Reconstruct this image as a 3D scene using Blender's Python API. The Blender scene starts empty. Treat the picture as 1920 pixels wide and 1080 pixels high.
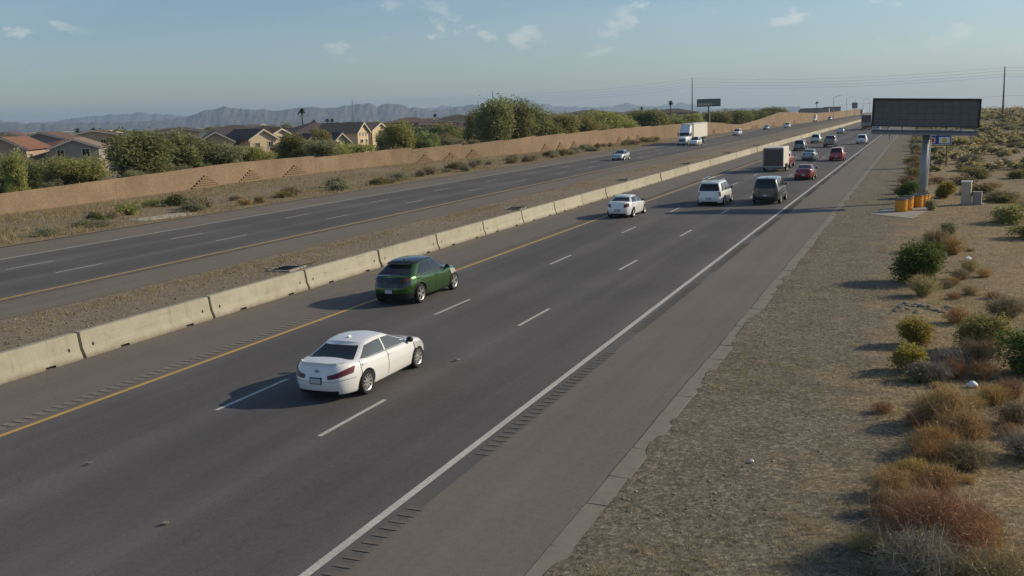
import bpy, bmesh, math, random
import numpy as np
from mathutils import Vector, Matrix

rng = np.random.default_rng(7)
random.seed(7)
scene = bpy.context.scene
COL = scene.collection
R = math.radians

# ------------------------------------------------------------------ camera, sky, sun, exposure
cam_data = bpy.data.cameras.new("camera")
cam = bpy.data.objects.new("camera", cam_data)
COL.objects.link(cam)
scene.camera = cam
PITCH, ROLL, YAW, CAM_H = 0.17304, -0.034, 0.39288, 7.1624
cam_data.sensor_width = 36.0
cam_data.lens = 1878.97 / 1920.0 * 36.0
cam_data.clip_start = 0.1
cam_data.clip_end = 60000.0
cam.location = (0, 0, CAM_H)
# looks down by PITCH, turned left of the road by YAW, rolled a little
cam.matrix_world = (Matrix.Translation((0, 0, CAM_H)) @ Matrix.Rotation(YAW, 4, 'Z')
                    @ Matrix.Rotation(math.pi / 2 - PITCH, 4, 'X') @ Matrix.Rotation(ROLL, 4, 'Z'))

CLX = 3.3
SUN_EL, SUN_AZ = R(25.0), R(55.0)          # azimuth from +Y towards +X
world = bpy.data.worlds.new("World")
scene.world = world
world.use_nodes = True
wn = world.node_tree.nodes
wl = world.node_tree.links
wn.clear()
w_out = wn.new("ShaderNodeOutputWorld")
w_bg = wn.new("ShaderNodeBackground")
w_sky = wn.new("ShaderNodeTexSky")
w_sky.sky_type = 'NISHITA'
w_sky.sun_disc = False
w_sky.sun_elevation = SUN_EL
w_sky.sun_rotation = SUN_AZ
w_sky.air_density = 1.0
w_sky.dust_density = 0.45
w_sky.ozone_density = 4.0
w_bg.inputs['Strength'].default_value = 0.053
# thin streaks and small puffs of cloud all over the sky dome
w_tc = wn.new("ShaderNodeTexCoord")
w_sep = wn.new("ShaderNodeSeparateXYZ")
wl.new(w_tc.outputs['Generated'], w_sep.inputs[0])
def wmath(op, a, b=None):
    n = wn.new("ShaderNodeMath"); n.operation = op
    for i, v in enumerate((a, b)):
        if v is None: continue
        if isinstance(v, (int, float)): n.inputs[i].default_value = v
        else: wl.new(v, n.inputs[i])
    return n.outputs[0]
zz = wmath('MAXIMUM', w_sep.outputs[2], 0.0)
den = wmath('ADD', zz, 0.11)
px = wmath('DIVIDE', w_sep.outputs[0], den)
py = wmath('DIVIDE', w_sep.outputs[1], den)
w_cmb = wn.new("ShaderNodeCombineXYZ")
wl.new(px, w_cmb.inputs[0]); wl.new(py, w_cmb.inputs[1]); w_cmb.inputs[2].default_value = 1.3
def wnoise(scale, det, rough, vec, dist=0.0):
    n = wn.new("ShaderNodeTexNoise"); n.inputs['Scale'].default_value = scale
    n.inputs['Detail'].default_value = det; n.inputs['Roughness'].default_value = rough
    n.inputs['Distortion'].default_value = dist
    wl.new(vec, n.inputs['Vector']); return n.outputs['Fac']
def wramp(fac, stops):
    n = wn.new("ShaderNodeValToRGB"); e = n.color_ramp.elements
    e[0].position, e[0].color = stops[0][0], (stops[0][1],) * 3 + (1,)
    e[1].position, e[1].color = stops[-1][0], (stops[-1][1],) * 3 + (1,)
    for p, v in stops[1:-1]:
        q = e.new(p); q.color = (v, v, v, 1)
    wl.new(fac, n.inputs[0]); return n.outputs[0]
w_dir = wn.new("ShaderNodeMapping"); w_dir.inputs['Scale'].default_value = (1, 1, 1.9); w_dir.inputs['Location'].default_value = (CLX, 2.0, 0.0)
wl.new(w_tc.outputs['Generated'], w_dir.inputs[0])
w_rot = wn.new("ShaderNodeMapping"); w_rot.inputs['Rotation'].default_value = (0, 0, R(17)); wl.new(w_cmb.outputs[0], w_rot.inputs[0])
puff = wramp(wnoise(17.0, 8, 0.62, w_dir.outputs[0], 0.15), [(0.575, 0.0), (0.63, 0.55), (0.72, 0.85)])
puff_zone = wramp(wnoise(2.6, 2, 0.5, w_dir.outputs[0]), [(0.42, 0.0), (0.54, 1.0)])
puff = wmath('MULTIPLY', puff, puff_zone)
w_map = wn.new("ShaderNodeMapping"); w_map.inputs['Scale'].default_value = (0.35, 1.0, 1.0)
w_map.inputs['Rotation'].default_value = (0, 0, R(20))
wl.new(w_cmb.outputs[0], w_map.inputs[0])
veil = wramp(wnoise(0.55, 6, 0.62, w_map.outputs[0], 0.5), [(0.45, 0.0), (0.80, 0.16)])
w_alt = wramp(zz, [(0.03, 0.0), (0.10, 1.0)])
cl = wmath('MULTIPLY', wmath('MINIMUM', wmath('ADD', puff, veil), 0.9), w_alt)
w_mix = wn.new("ShaderNodeMixRGB")
w_mix.inputs[2].default_value = (8.5, 8.4, 7.9, 1)
wl.new(cl, w_mix.inputs[0]); wl.new(w_sky.outputs[0], w_mix.inputs[1])
wl.new(w_mix.outputs[0], w_bg.inputs[0]); wl.new(w_bg.outputs[0], w_out.inputs[0])

sun_data = bpy.data.lights.new("sun", 'SUN')
sun_data.energy = 2.2
sun_data.angle = R(0.5)
sun_data.color = (1.0, 0.85, 0.62)
sun = bpy.data.objects.new("sun", sun_data)
COL.objects.link(sun)
sun_dir = Vector((math.cos(SUN_EL) * math.sin(SUN_AZ), math.cos(SUN_EL) * math.cos(SUN_AZ), math.sin(SUN_EL)))
sun.rotation_euler = sun_dir.to_track_quat('Z', 'Y').to_euler()
sun.location = (40, 30, 60)

vs = scene.view_settings
vs.view_transform = 'Standard'; vs.look = 'None'; vs.gamma = 1.0; vs.use_curve_mapping = False
vs.exposure = 0.95
scene.cycles.volume_bounces = 0
scene.cycles.max_bounces = 6
scene.cycles.transparent_max_bounces = 4

# ------------------------------------------------------------------ helpers
def link(o):
    COL.objects.link(o); return o

def tag(o, label=None, cat=None, group=None, kind=None):
    if label: o['label'] = label
    if cat: o['category'] = cat
    if group: o['group'] = group
    if kind: o['kind'] = kind
    return o

def empty(name, loc, rz=0.0, label=None, cat=None, group=None):
    o = bpy.data.objects.new(name, None)
    o.empty_display_size = 0.3
    o.location = loc; o.rotation_euler = (0, 0, rz)
    link(o)
    return tag(o, label, cat, group)

def new_mesh(name, V, F, mats, fm=None, smooth=False):
    me = bpy.data.meshes.new(name)
    me.from_pydata([tuple(map(float, v)) for v in V], [], F)
    for m in (mats if isinstance(mats, (list, tuple)) else [mats]):
        me.materials.append(m)
    if fm is not None: me.polygons.foreach_set('material_index', np.asarray(fm, dtype=np.int32))
    if smooth: me.polygons.foreach_set('use_smooth', np.ones(len(me.polygons), dtype=bool))
    me.update()
    return me

def np_mesh(name, V, F, mats, smooth=False):
    """V (n,3), F (m,k) arrays"""
    V = np.asarray(V, np.float32); F = np.asarray(F, np.int32)
    me = bpy.data.meshes.new(name)
    me.vertices.add(len(V)); me.vertices.foreach_set('co', V.ravel())
    k = F.shape[1]
    me.loops.add(F.size); me.loops.foreach_set('vertex_index', F.ravel())
    me.polygons.add(len(F))
    me.polygons.foreach_set('loop_start', np.arange(0, F.size, k, dtype=np.int32))
    me.polygons.foreach_set('loop_total', np.full(len(F), k, dtype=np.int32))
    for m in (mats if isinstance(mats, (list, tuple)) else [mats]): me.materials.append(m)
    if smooth: me.polygons.foreach_set('use_smooth', np.ones(len(F), dtype=bool))
    me.update(calc_edges=True); me.validate()
    return me

def add(name, me, parent=None, loc=(0, 0, 0), rz=0.0):
    o = bpy.data.objects.new(name, me)
    o.location = loc; o.rotation_euler = (0, 0, rz)
    if parent: o.parent = parent
    return link(o)

class MB:
    """collects shapes of one mesh"""
    def __init__(s): s.v = []; s.f = []; s.m = []
    def poly(s, pts, m=0):
        i = len(s.v); s.v += [tuple(p) for p in pts]; s.f.append(tuple(range(i, i + len(pts)))); s.m.append(m); return s
    def grid(s, P, m=0, flip=False):
        n, k = len(P), len(P[0]); i0 = len(s.v)
        for row in P: s.v += [tuple(p) for p in row]
        for i in range(n - 1):
            for j in range(k - 1):
                q = (i0 + i * k + j, i0 + i * k + j + 1, i0 + (i + 1) * k + j + 1, i0 + (i + 1) * k + j)
                s.f.append(q[::-1] if flip else q); s.m.append(m)
        return s
    def box(s, x0, x1, y0, y1, z0, z1, m=0, M=None):
        P = [(x0, y0, z0), (x1, y0, z0), (x1, y1, z0), (x0, y1, z0), (x0, y0, z1), (x1, y0, z1), (x1, y1, z1), (x0, y1, z1)]
        if M is not None: P = [tuple(M @ Vector(p)) for p in P]
        i = len(s.v); s.v += P
        for q in ((0, 3, 2, 1), (4, 5, 6, 7), (0, 1, 5, 4), (1, 2, 6, 5), (2, 3, 7, 6), (3, 0, 4, 7)):
            s.f.append(tuple(i + a for a in q)); s.m.append(m)
        return s
    def cbox(s, c, d, m=0, M=None):
        return s.box(c[0] - d[0] / 2, c[0] + d[0] / 2, c[1] - d[1] / 2, c[1] + d[1] / 2, c[2] - d[2] / 2, c[2] + d[2] / 2, m, M)
    def tube(s, pts, rad, seg=6, m=0, cap=True):
        pts = [Vector(p) for p in pts]
        if not isinstance(rad, (list, tuple)): rad = [rad] * len(pts)
        rings = []
        up = None
        for i, p in enumerate(pts):
            t = (pts[min(i + 1, len(pts) - 1)] - pts[max(i - 1, 0)]).normalized()
            if up is None:
                up = Vector((1, 0, 0)) if abs(t.x) < 0.8 else Vector((0, 1, 0))
            a = (up - t * up.dot(t)).normalized(); b = t.cross(a); up = a
            r0 = len(s.v)
            for k in range(seg):
                an = 2 * math.pi * k / seg
                s.v.append(tuple(p + (a * math.cos(an) + b * math.sin(an)) * rad[i]))
            rings.append(r0)
        for i in range(len(rings) - 1):
            for k in range(seg):
                s.f.append((rings[i] + k, rings[i] + (k + 1) % seg, rings[i + 1] + (k + 1) % seg, rings[i + 1] + k)); s.m.append(m)
        if cap:
            s.f.append(tuple(rings[0] + k for k in range(seg))[::-1]); s.m.append(m)
            s.f.append(tuple(rings[-1] + k for k in range(seg))); s.m.append(m)
        return s
    def lathe(s, prof, seg=20, axis='z', c=(0, 0, 0), m=0):
        """prof: (r, h) list"""
        i0 = len(s.v)
        for r, h in prof:
            for k in range(seg):
                a = 2 * math.pi * k / seg
                x, y = r * math.cos(a), r * math.sin(a)
                p = (x, y, h) if axis == 'z' else ((h, x, y) if axis == 'x' else (y, h, x))
                s.v.append((p[0] + c[0], p[1] + c[1], p[2] + c[2]))
        for i in range(len(prof) - 1):
            for k in range(seg):
                s.f.append((i0 + i * seg + k, i0 + i * seg + (k + 1) % seg, i0 + (i + 1) * seg + (k + 1) % seg, i0 + (i + 1) * seg + k)); s.m.append(m)
        return s
    def mesh(s, name, mats, smooth=False):
        return new_mesh(name, s.v, s.f, mats, s.m, smooth)
    def obj(s, name, mats, parent=None, loc=(0, 0, 0), rz=0.0, smooth=False):
        return add(name, s.mesh(name, mats, smooth), parent, loc, rz)

def auto_smooth(me, ang=35):
    me.polygons.foreach_set('use_smooth', np.ones(len(me.polygons), dtype=bool))
    try: me.set_sharp_from_angle(angle=R(ang))
    except Exception: pass

# ------------------------------------------------------------------ materials
def base_mat(name, rough=0.8, spec=0.3):
    m = bpy.data.materials.new(name); m.use_nodes = True
    b = m.node_tree.nodes['Principled BSDF']
    b.inputs['Roughness'].default_value = rough
    b.inputs['Specular IOR Level'].default_value = spec
    return m, b, m.node_tree.nodes, m.node_tree.links

def noise(N, Lk, scale, det=4, rough=0.6, vec=None, dist=0.0):
    n = N.new("ShaderNodeTexNoise"); n.inputs['Scale'].default_value = scale
    n.inputs['Detail'].default_value = det; n.inputs['Roughness'].default_value = rough
    n.inputs['Distortion'].default_value = dist
    if vec is not None: Lk.new(vec, n.inputs['Vector'])
    return n.outputs['Fac']

def ramp(N, Lk, fac, stops):
    n = N.new("ShaderNodeValToRGB"); e = n.color_ramp.elements
    def c4(c): return (c, c, c, 1) if isinstance(c, (int, float)) else tuple(c) + (1,)
    e[0].position, e[0].color = stops[0][0], c4(stops[0][1])
    e[1].position, e[1].color = stops[-1][0], c4(stops[-1][1])
    for p, c in stops[1:-1]:
        q = e.new(p); q.color = c4(c)
    Lk.new(fac, n.inputs[0]); return n.outputs[0]

def mix(N, Lk, fac, a, b, mode='MIX'):
    n = N.new("ShaderNodeMixRGB"); n.blend_type = mode
    for i, v in enumerate((fac, a, b)):
        if isinstance(v, (int, float)): n.inputs[i].default_value = v if i == 0 else (v, v, v, 1)
        elif isinstance(v, tuple): n.inputs[i].default_value = tuple(v) + (1,)
        else: Lk.new(v, n.inputs[i])
    return n.outputs[0]

def math_n(N, Lk, op, a, b=None, c=None):
    n = N.new("ShaderNodeMath"); n.operation = op
    for i, v in enumerate((a, b, c)):
        if v is None: continue
        if isinstance(v, (int, float)): n.inputs[i].default_value = v
        else: Lk.new(v, n.inputs[i])
    return n.outputs[0]

def bump(N, Lk, b, h, strength=0.3, dist=0.02):
    n = N.new("ShaderNodeBump"); n.inputs['Strength'].default_value = strength; n.inputs['Distance'].default_value = dist
    Lk.new(h, n.inputs['Height']); Lk.new(n.outputs[0], b.inputs['Normal'])

def pos(N): return N.new("ShaderNodeNewGeometry").outputs['Position']
def objco(N): return N.new("ShaderNodeTexCoord").outputs['Object']

def simple(name, col, rough=0.6, metal=0.0, spec=0.4, var=0.12, scale=6.0, coat=0.0):
    """plain coloured surface with a little grain of its own"""
    m, b, N, Lk = base_mat(name, rough, spec)
    f = noise(N, Lk, scale, 5, 0.65, objco(N))
    c = ramp(N, Lk, f, [(0.25, tuple(x * (1 - var) for x in col)), (0.75, tuple(min(1, x * (1 + var)) for x in col))])
    Lk.new(c, b.inputs['Base Color'])
    b.inputs['Metallic'].default_value = metal
    b.inputs['Coat Weight'].default_value = coat
    b.inputs['Coat Roughness'].default_value = 0.06
    return m

def asphalt(name, col, warm, tracks=None, grain=0.22, streak=0.2):
    m, b, N, Lk = base_mat(name, 0.88, 0.25)
    P = pos(N)
    mp = N.new("ShaderNodeMapping"); mp.inputs['Scale'].default_value = (1.3, 0.035, 1); Lk.new(P, mp.inputs[0])
    s1 = noise(N, Lk, 1.0, 5, 0.6, mp.outputs[0])
    s2 = noise(N, Lk, 0.22, 4, 0.6, P)
    g1 = noise(N, Lk, 38, 3, 0.7, P)
    g2 = noise(N, Lk, 9, 4, 0.7, P)
    c = ramp(N, Lk, s2, [(0.3, col), (0.72, warm)])
    c = mix(N, Lk, streak, c, ramp(N, Lk, s1, [(0.32, tuple(x * 0.62 for x in col)), (0.7, tuple(x * 1.5 for x in warm))]))
    c = mix(N, Lk, 1.0, c, ramp(N, Lk, g1, [(0.3, 1 - grain), (0.7, 1 + grain)]), 'MULTIPLY')
    c = mix(N, Lk, 1.0, c, ramp(N, Lk, g2, [(0.3, 0.9), (0.7, 1.1)]), 'MULTIPLY')
    if tracks:
        sep = N.new("ShaderNodeSeparateXYZ"); Lk.new(P, sep.inputs[0])
        u = math_n(N, Lk, 'MULTIPLY', math_n(N, Lk, 'SUBTRACT', sep.outputs[0], tracks[0]), 2 * math.pi / tracks[1])
        cs = math_n(N, Lk, 'COSINE', math_n(N, Lk, 'MULTIPLY', u, 2.0))
        c = mix(N, Lk, 1.0, c, ramp(N, Lk, math_n(N, Lk, 'MULTIPLY_ADD', cs, 0.5, 0.5), [(0.0, 0.89), (1.0, 1.09)]), 'MULTIPLY')
        oil = math_n(N, Lk, 'COSINE', u)
        c = mix(N, Lk, 1.0, c, ramp(N, Lk, math_n(N, Lk, 'MULTIPLY_ADD', oil, -0.5, 0.5), [(0.70, 1.0), (1.0, 0.80)]), 'MULTIPLY')
        dr = noise(N, Lk, 2.2, 5, 0.7, P)
        c = mix(N, Lk, 1.0, c, ramp(N, Lk, dr, [(0.62, 1.0), (0.74, 0.80)]), 'MULTIPLY')
        pt = noise(N, Lk, 0.09, 3, 0.5, P, 0.8)
        c = mix(N, Lk, 1.0, c, ramp(N, Lk, pt, [(0.35, 0.88), (0.65, 1.10)]), 'MULTIPLY')
        # thin wandering cracks
        v = N.new("ShaderNodeTexVoronoi"); v.feature = 'DISTANCE_TO_EDGE'; v.inputs['Scale'].default_value = 0.16
        dn = N.new("ShaderNodeTexNoise"); dn.inputs['Scale'].default_value = 0.6; Lk.new(P, dn.inputs['Vector'])
        ad = N.new("ShaderNodeVectorMath"); ad.operation = 'MULTIPLY_ADD'; Lk.new(dn.outputs['Color'], ad.inputs[0])
        ad.inputs[1].default_value = (2.5, 2.5, 0); Lk.new(P, ad.inputs[2]); Lk.new(ad.outputs[0], v.inputs['Vector'])
        c = mix(N, Lk, 1.0, c, ramp(N, Lk, v.outputs['Distance'], [(0.0, 0.86), (0.005, 1.0)]), 'MULTIPLY')
    Lk.new(c, b.inputs['Base Color'])
    bump(N, Lk, b, g1, 0.35, 0.012)
    return m

def soil(name, cols, stones=0.5, scale=1.0, dry=None, drycol=None, dark=0.55):
    """gravelly ground: cols = three tones, stones = strength of the pebble speckle"""
    m, b, N, Lk = base_mat(name, 0.95, 0.12)
    P = pos(N)
    big = noise(N, Lk, 0.12 * scale, 5, 0.62, P, 0.4)
    med = noise(N, Lk, 0.9 * scale, 6, 0.68, P)
    fine = noise(N, Lk, 7.5 * scale, 5, 0.72, P)
    v = N.new("ShaderNodeTexVoronoi"); v.inputs['Scale'].default_value = 9 * scale; Lk.new(P, v.inputs['Vector'])
    v2 = N.new("ShaderNodeTexVoronoi"); v2.inputs['Scale'].default_value = 21 * scale; Lk.new(P, v2.inputs['Vector'])
    c = ramp(N, Lk, big, [(0.3, cols[0]), (0.52, cols[1]), (0.72, cols[2])])
    c = mix(N, Lk, 0.5, c, ramp(N, Lk, med, [(0.33, cols[0]), (0.5, cols[1]), (0.68, cols[2])]))
    if dry is not None:
        dn = noise(N, Lk, 0.35 * scale, 7, 0.72, P, 0.6)
        c = mix(N, Lk, ramp(N, Lk, dn, [(dry, 0.0), (dry + 0.16, 0.8)]), c, drycol)
    c = mix(N, Lk, stones * 0.55, c, ramp(N, Lk, v.outputs['Color'], [(0.1, tuple(x * dark for x in cols[0])), (0.55, cols[1]), (0.95, tuple(min(1, x * 1.7) for x in cols[2]))]))
    c = mix(N, Lk, 1.0, c, ramp(N, Lk, fine, [(0.28, 0.62), (0.5, 1.0), (0.74, 1.35)]), 'MULTIPLY')
    c = mix(N, Lk, 1.0, c, ramp(N, Lk, v2.outputs['Distance'], [(0.0, 1.08), (0.6, 0.92)]), 'MULTIPLY')
    Lk.new(c, b.inputs['Base Color'])
    hh = math_n(N, Lk, 'ADD', fine, math_n(N, Lk, 'MULTIPLY', v.outputs['Distance'], -0.3))
    bump(N, Lk, b, hh, 0.7, 0.06)
    return m

def leafmat(name, dark, light, trans=0.5):
    m, b, N, Lk = base_mat(name, 0.62, 0.25)
    oi = N.new("ShaderNodeObjectInfo")
    f = noise(N, Lk, 1.1, 4, 0.6, objco(N))
    f2 = noise(N, Lk, 9, 2, 0.6, objco(N))
    c = ramp(N, Lk, math_n(N, Lk, 'ADD', math_n(N, Lk, 'MULTIPLY', f, 0.65), math_n(N, Lk, 'MULTIPLY', f2, 0.35)), [(0.3, dark), (0.7, light)])
    hv = N.new("ShaderNodeHueSaturation")
    Lk.new(math_n(N, Lk, 'MULTIPLY_ADD', oi.outputs['Random'], 0.04, 0.48), hv.inputs['Hue'])
    Lk.new(math_n(N, Lk, 'MULTIPLY_ADD', oi.outputs['Random'], 0.35, 0.82), hv.inputs['Value'])
    Lk.new(c, hv.inputs['Color'])
    Lk.new(hv.outputs[0], b.inputs['Base Color'])
    t = N.new("ShaderNodeBsdfTranslucent"); Lk.new(hv.outputs[0], t.inputs[0])
    ms = N.new("ShaderNodeMixShader"); ms.inputs[0].default_value = trans
    Lk.new(b.outputs[0], ms.inputs[1]); Lk.new(t.outputs[0], ms.inputs[2])
    Lk.new(ms.outputs[0], N['Material Output'].inputs[0])
    return m

def concrete(name, col, stain=0.35, scale=1.0, streaks=True):
    m, b, N, Lk = base_mat(name, 0.88, 0.25)
    P = pos(N)
    a = noise(N, Lk, 1.3 * scale, 6, 0.65, P)
    g = noise(N, Lk, 30 * scale, 4, 0.7, P)
    c = ramp(N, Lk, a, [(0.28, tuple(x * 0.82 for x in col)), (0.5, col), (0.75, tuple(min(1, x * 1.1) for x in col))])
    if streaks:
        mp = N.new("ShaderNodeMapping"); mp.inputs['Scale'].default_value = (3, 2.4, 0.25); Lk.new(P, mp.inputs[0])
        st = noise(N, Lk, 1.6, 6, 0.7, mp.outputs[0])
        c = mix(N, Lk, ramp(N, Lk, st, [(0.52, 0.0), (0.78, stain)]), c, tuple(x * 0.5 for x in col))
    c = mix(N, Lk, 1.0, c, ramp(N, Lk, g, [(0.3, 0.88), (0.7, 1.1)]), 'MULTIPLY')
    Lk.new(c, b.inputs['Base Color'])
    bump(N, Lk, b, g, 0.25, 0.01)
    return m

def barrier_mat(name, col):
    m, b, N, Lk = base_mat(name, 0.88, 0.25)
    P = objco(N); W = pos(N)
    oi = N.new("ShaderNodeObjectInfo")
    a = noise(N, Lk, 1.3, 6, 0.65, W); g = noise(N, Lk, 26, 4, 0.7, W)
    c = ramp(N, Lk, a, [(0.28, tuple(x * 0.84 for x in col)), (0.5, col), (0.75, tuple(x * 1.10 for x in col))])
    mp = N.new("ShaderNodeMapping"); mp.inputs['Scale'].default_value = (3, 3.0, 0.22); Lk.new(W, mp.inputs[0])
    st = noise(N, Lk, 1.8, 6, 0.75, mp.outputs[0])
    c = mix(N, Lk, ramp(N, Lk, st, [(0.54, 0.0), (0.76, 0.6)]), c, tuple(x * 0.45 for x in col))
    mh = N.new("ShaderNodeMapping"); mh.inputs['Scale'].default_value = (1, 0.35, 9.0); Lk.new(W, mh.inputs[0])
    sc = noise(N, Lk, 1.1, 5, 0.7, mh.outputs[0], 0.4)
    c = mix(N, Lk, ramp(N, Lk, sc, [(0.60, 0.0), (0.72, 0.45)]), c, (0.12, 0.11, 0.095))
    sep = N.new("ShaderNodeSeparateXYZ"); Lk.new(P, sep.inputs[0])
    d = math_n(N, Lk, 'ADD', sep.outputs[2], math_n(N, Lk, 'MULTIPLY', noise(N, Lk, 3.0, 5, 0.7, W), 0.30))
    c = mix(N, Lk, ramp(N, Lk, d, [(0.13, 0.75), (0.34, 0.0)]), c, (0.20, 0.165, 0.115))
    c = mix(N, Lk, 1.0, c, ramp(N, Lk, oi.outputs['Random'], [(0.0, 0.88), (1.0, 1.08)]), 'MULTIPLY')
    c = mix(N, Lk, 1.0, c, ramp(N, Lk, g, [(0.3, 0.88), (0.7, 1.1)]), 'MULTIPLY')
    Lk.new(c, b.inputs['Base Color']); bump(N, Lk, b, g, 0.25, 0.01)
    return m

def paintline(name, col, worn):
    m, b, N, Lk = base_mat(name, 0.7, 0.3)
    P = pos(N)
    f = noise(N, Lk, 14, 6, 0.75, P); f2 = noise(N, Lk, 0.7, 4, 0.6, P)
    c = ramp(N, Lk, f, [(0.3, worn), (0.55, col)])
    c = mix(N, Lk, ramp(N, Lk, f2, [(0.45, 0.0), (0.75, 0.45)]), c, worn)
    Lk.new(c, b.inputs['Base Color'])
    return m

M = {}
M['lane'] = asphalt('lane_asphalt', (0.098, 0.094, 0.094), (0.118, 0.110, 0.105), (-19.83, 3.6576))
M['far_lane'] = asphalt('far_lane_asphalt', (0.104, 0.101, 0.099), (0.127, 0.118, 0.109), (-35.76, 3.6576))
M['shoulder'] = asphalt('shoulder_asphalt', (0.144, 0.129, 0.112), (0.172, 0.152, 0.129), None, 0.18, 0.15)
M['far_shoulder'] = asphalt('far_shoulder_asphalt', (0.155, 0.133, 0.108), (0.190, 0.160, 0.127), None, 0.18, 0.15)
M['groove'] = asphalt('groove_asphalt', (0.125, 0.113, 0.100), (0.150, 0.135, 0.118), None, 0.2, 0.1)
M['worn_groove'] = asphalt('worn_groove_asphalt', (0.205, 0.180, 0.150), (0.24, 0.212, 0.176), None, 0.2, 0.1)
M['kerb'] = concrete('kerb_concrete', (0.205, 0.192, 0.160), 0.3, 2.0, False)
M['white_line'] = paintline('white_line_paint', (0.55, 0.54, 0.49), (0.30, 0.29, 0.27))
M['yellow_line'] = paintline('yellow_line_paint', (0.56, 0.36, 0.085), (0.36, 0.25, 0.10))
M['barrier'] = barrier_mat('barrier_concrete', (0.40, 0.375, 0.29))
M['dark_hole'] = simple('dark_recess', (0.05, 0.045, 0.038), 0.95, 0, 0.1)
M['pad'] = concrete('pad_concrete', (0.33, 0.31, 0.27), 0.25, 1.0, False)
M['desert'] = soil('desert_soil', ((0.135, 0.108, 0.072), (0.205, 0.160, 0.100), (0.27, 0.215, 0.135)), 0.35, 1.0, 0.50, (0.23, 0.175, 0.085))
M['plain'] = soil('plain_soil', ((0.15, 0.138, 0.085), (0.22, 0.180, 0.115), (0.29, 0.235, 0.15)), 0.3, 0.12)
M['gravel_old'] = soil('roadside_gravel_plain', ((0.130, 0.112, 0.086), (0.175, 0.150, 0.112), (0.225, 0.192, 0.140)), 0.55, 1.3, 0.60, (0.20, 0.155, 0.080))
def roadside():
    """grey brown gravel by the kerb that breaks up into straw coloured desert soil"""
    m, b, N, Lk = base_mat('roadside_soil', 0.95, 0.12)
    P = pos(N)
    sep = N.new("ShaderNodeSeparateXYZ"); Lk.new(P, sep.inputs[0])
    big = noise(N, Lk, 0.16, 5, 0.65, P, 0.5); med = noise(N, Lk, 1.1, 6, 0.7, P, 0.3)
    fine = noise(N, Lk, 9.0, 6, 0.75, P); grit = noise(N, Lk, 34.0, 3, 0.8, P)
    v = N.new("ShaderNodeTexVoronoi"); v.inputs['Scale'].default_value = 15; Lk.new(P, v.inputs['Vector'])
    gr = ramp(N, Lk, med, [(0.3, (0.122, 0.105, 0.080)), (0.5, (0.175, 0.150, 0.113)), (0.7, (0.235, 0.203, 0.152))])
    gr = mix(N, Lk, ramp(N, Lk, big, [(0.4, 0.0), (0.65, 0.5)]), gr, (0.145, 0.134, 0.098))
    de = ramp(N, Lk, med, [(0.3, (0.225, 0.158, 0.078)), (0.5, (0.335, 0.240, 0.120)), (0.7, (0.43, 0.318, 0.165))])
    de = mix(N, Lk, ramp(N, Lk, big, [(0.42, 0.0), (0.66, 0.6)]), de, (0.32, 0.245, 0.14))
    k = math_n(N, Lk, 'ADD', math_n(N, Lk, 'MULTIPLY_ADD', sep.outputs[0], 0.30, 0.58), math_n(N, Lk, 'MULTIPLY_ADD', noise(N, Lk, 0.5, 7, 0.75, P, 0.8), 3.0, -1.5))
    c = mix(N, Lk, ramp(N, Lk, k, [(0.0, 0.0), (0.6, 1.0)]), gr, de)
    straw = noise(N, Lk, 2.6, 7, 0.8, P, 1.0)
    c = mix(N, Lk, ramp(N, Lk, straw, [(0.56, 0.0), (0.68, 0.55)]), c, (0.34, 0.25, 0.115))
    dark = noise(N, Lk, 0.33, 6, 0.7, P, 0.6)
    c = mix(N, Lk, ramp(N, Lk, dark, [(0.50, 0.0), (0.68, 0.6)]), c, (0.112, 0.099, 0.078))
    c = mix(N, Lk, 0.42, c, ramp(N, Lk, v.outputs['Color'], [(0.1, (0.065, 0.072, 0.052)), (0.6, (0.19, 0.16, 0.115)), (0.97, (0.40, 0.35, 0.26))]))
    c = mix(N, Lk, 1.0, c, ramp(N, Lk, fine, [(0.28, 0.42), (0.5, 1.0), (0.72, 1.75)]), 'MULTIPLY')
    c = mix(N, Lk, 1.0, c, ramp(N, Lk, grit, [(0.3, 0.62), (0.7, 1.4)]), 'MULTIPLY')
    Lk.new(c, b.inputs['Base Color'])
    bump(N, Lk, b, math_n(N, Lk, 'ADD', fine, math_n(N, Lk, 'MULTIPLY', grit, 0.3)), 0.8, 0.05)
    return m
M['roadside'] = roadside()
M['median'] = soil('median_gravel', ((0.19, 0.158, 0.113), (0.245, 0.203, 0.145), (0.30, 0.25, 0.178)), 0.5, 1.2)
M['verge'] = soil('dry_verge', ((0.175, 0.143, 0.094), (0.255, 0.205, 0.130), (0.34, 0.272, 0.17)), 0.4, 0.8, 0.46, (0.25, 0.20, 0.115))
M['yard'] = soil('yard_dirt', ((0.16, 0.135, 0.092), (0.22, 0.185, 0.13), (0.28, 0.235, 0.165)), 0.2, 0.5)
M['mount'] = soil('mountain_rock', ((0.075, 0.066, 0.056), (0.115, 0.098, 0.080), (0.16, 0.135, 0.108)), 0.15, 0.004)
M['stone'] = concrete('field_stone', (0.235, 0.20, 0.145), 0.2, 4, False)
M['drygrass'] = leafmat('dry_grass', (0.27, 0.205, 0.105), (0.45, 0.36, 0.19), 0.35)
M['mesquite'] = leafmat('mesquite_leaf', (0.165, 0.190, 0.075), (0.345, 0.355, 0.145))
M['paloverde'] = leafmat('palo_verde_leaf', (0.25, 0.26, 0.085), (0.46, 0.445, 0.155))
M['greyleaf'] = leafmat('grey_leaf', (0.22, 0.222, 0.125), (0.38, 0.365, 0.205))
M['creosote'] = leafmat('creosote_leaf', (0.080, 0.125, 0.030), (0.175, 0.225, 0.055))
M['yellowbush'] = leafmat('yellow_bush_leaf', (0.27, 0.26, 0.050), (0.48, 0.43, 0.095))
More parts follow.
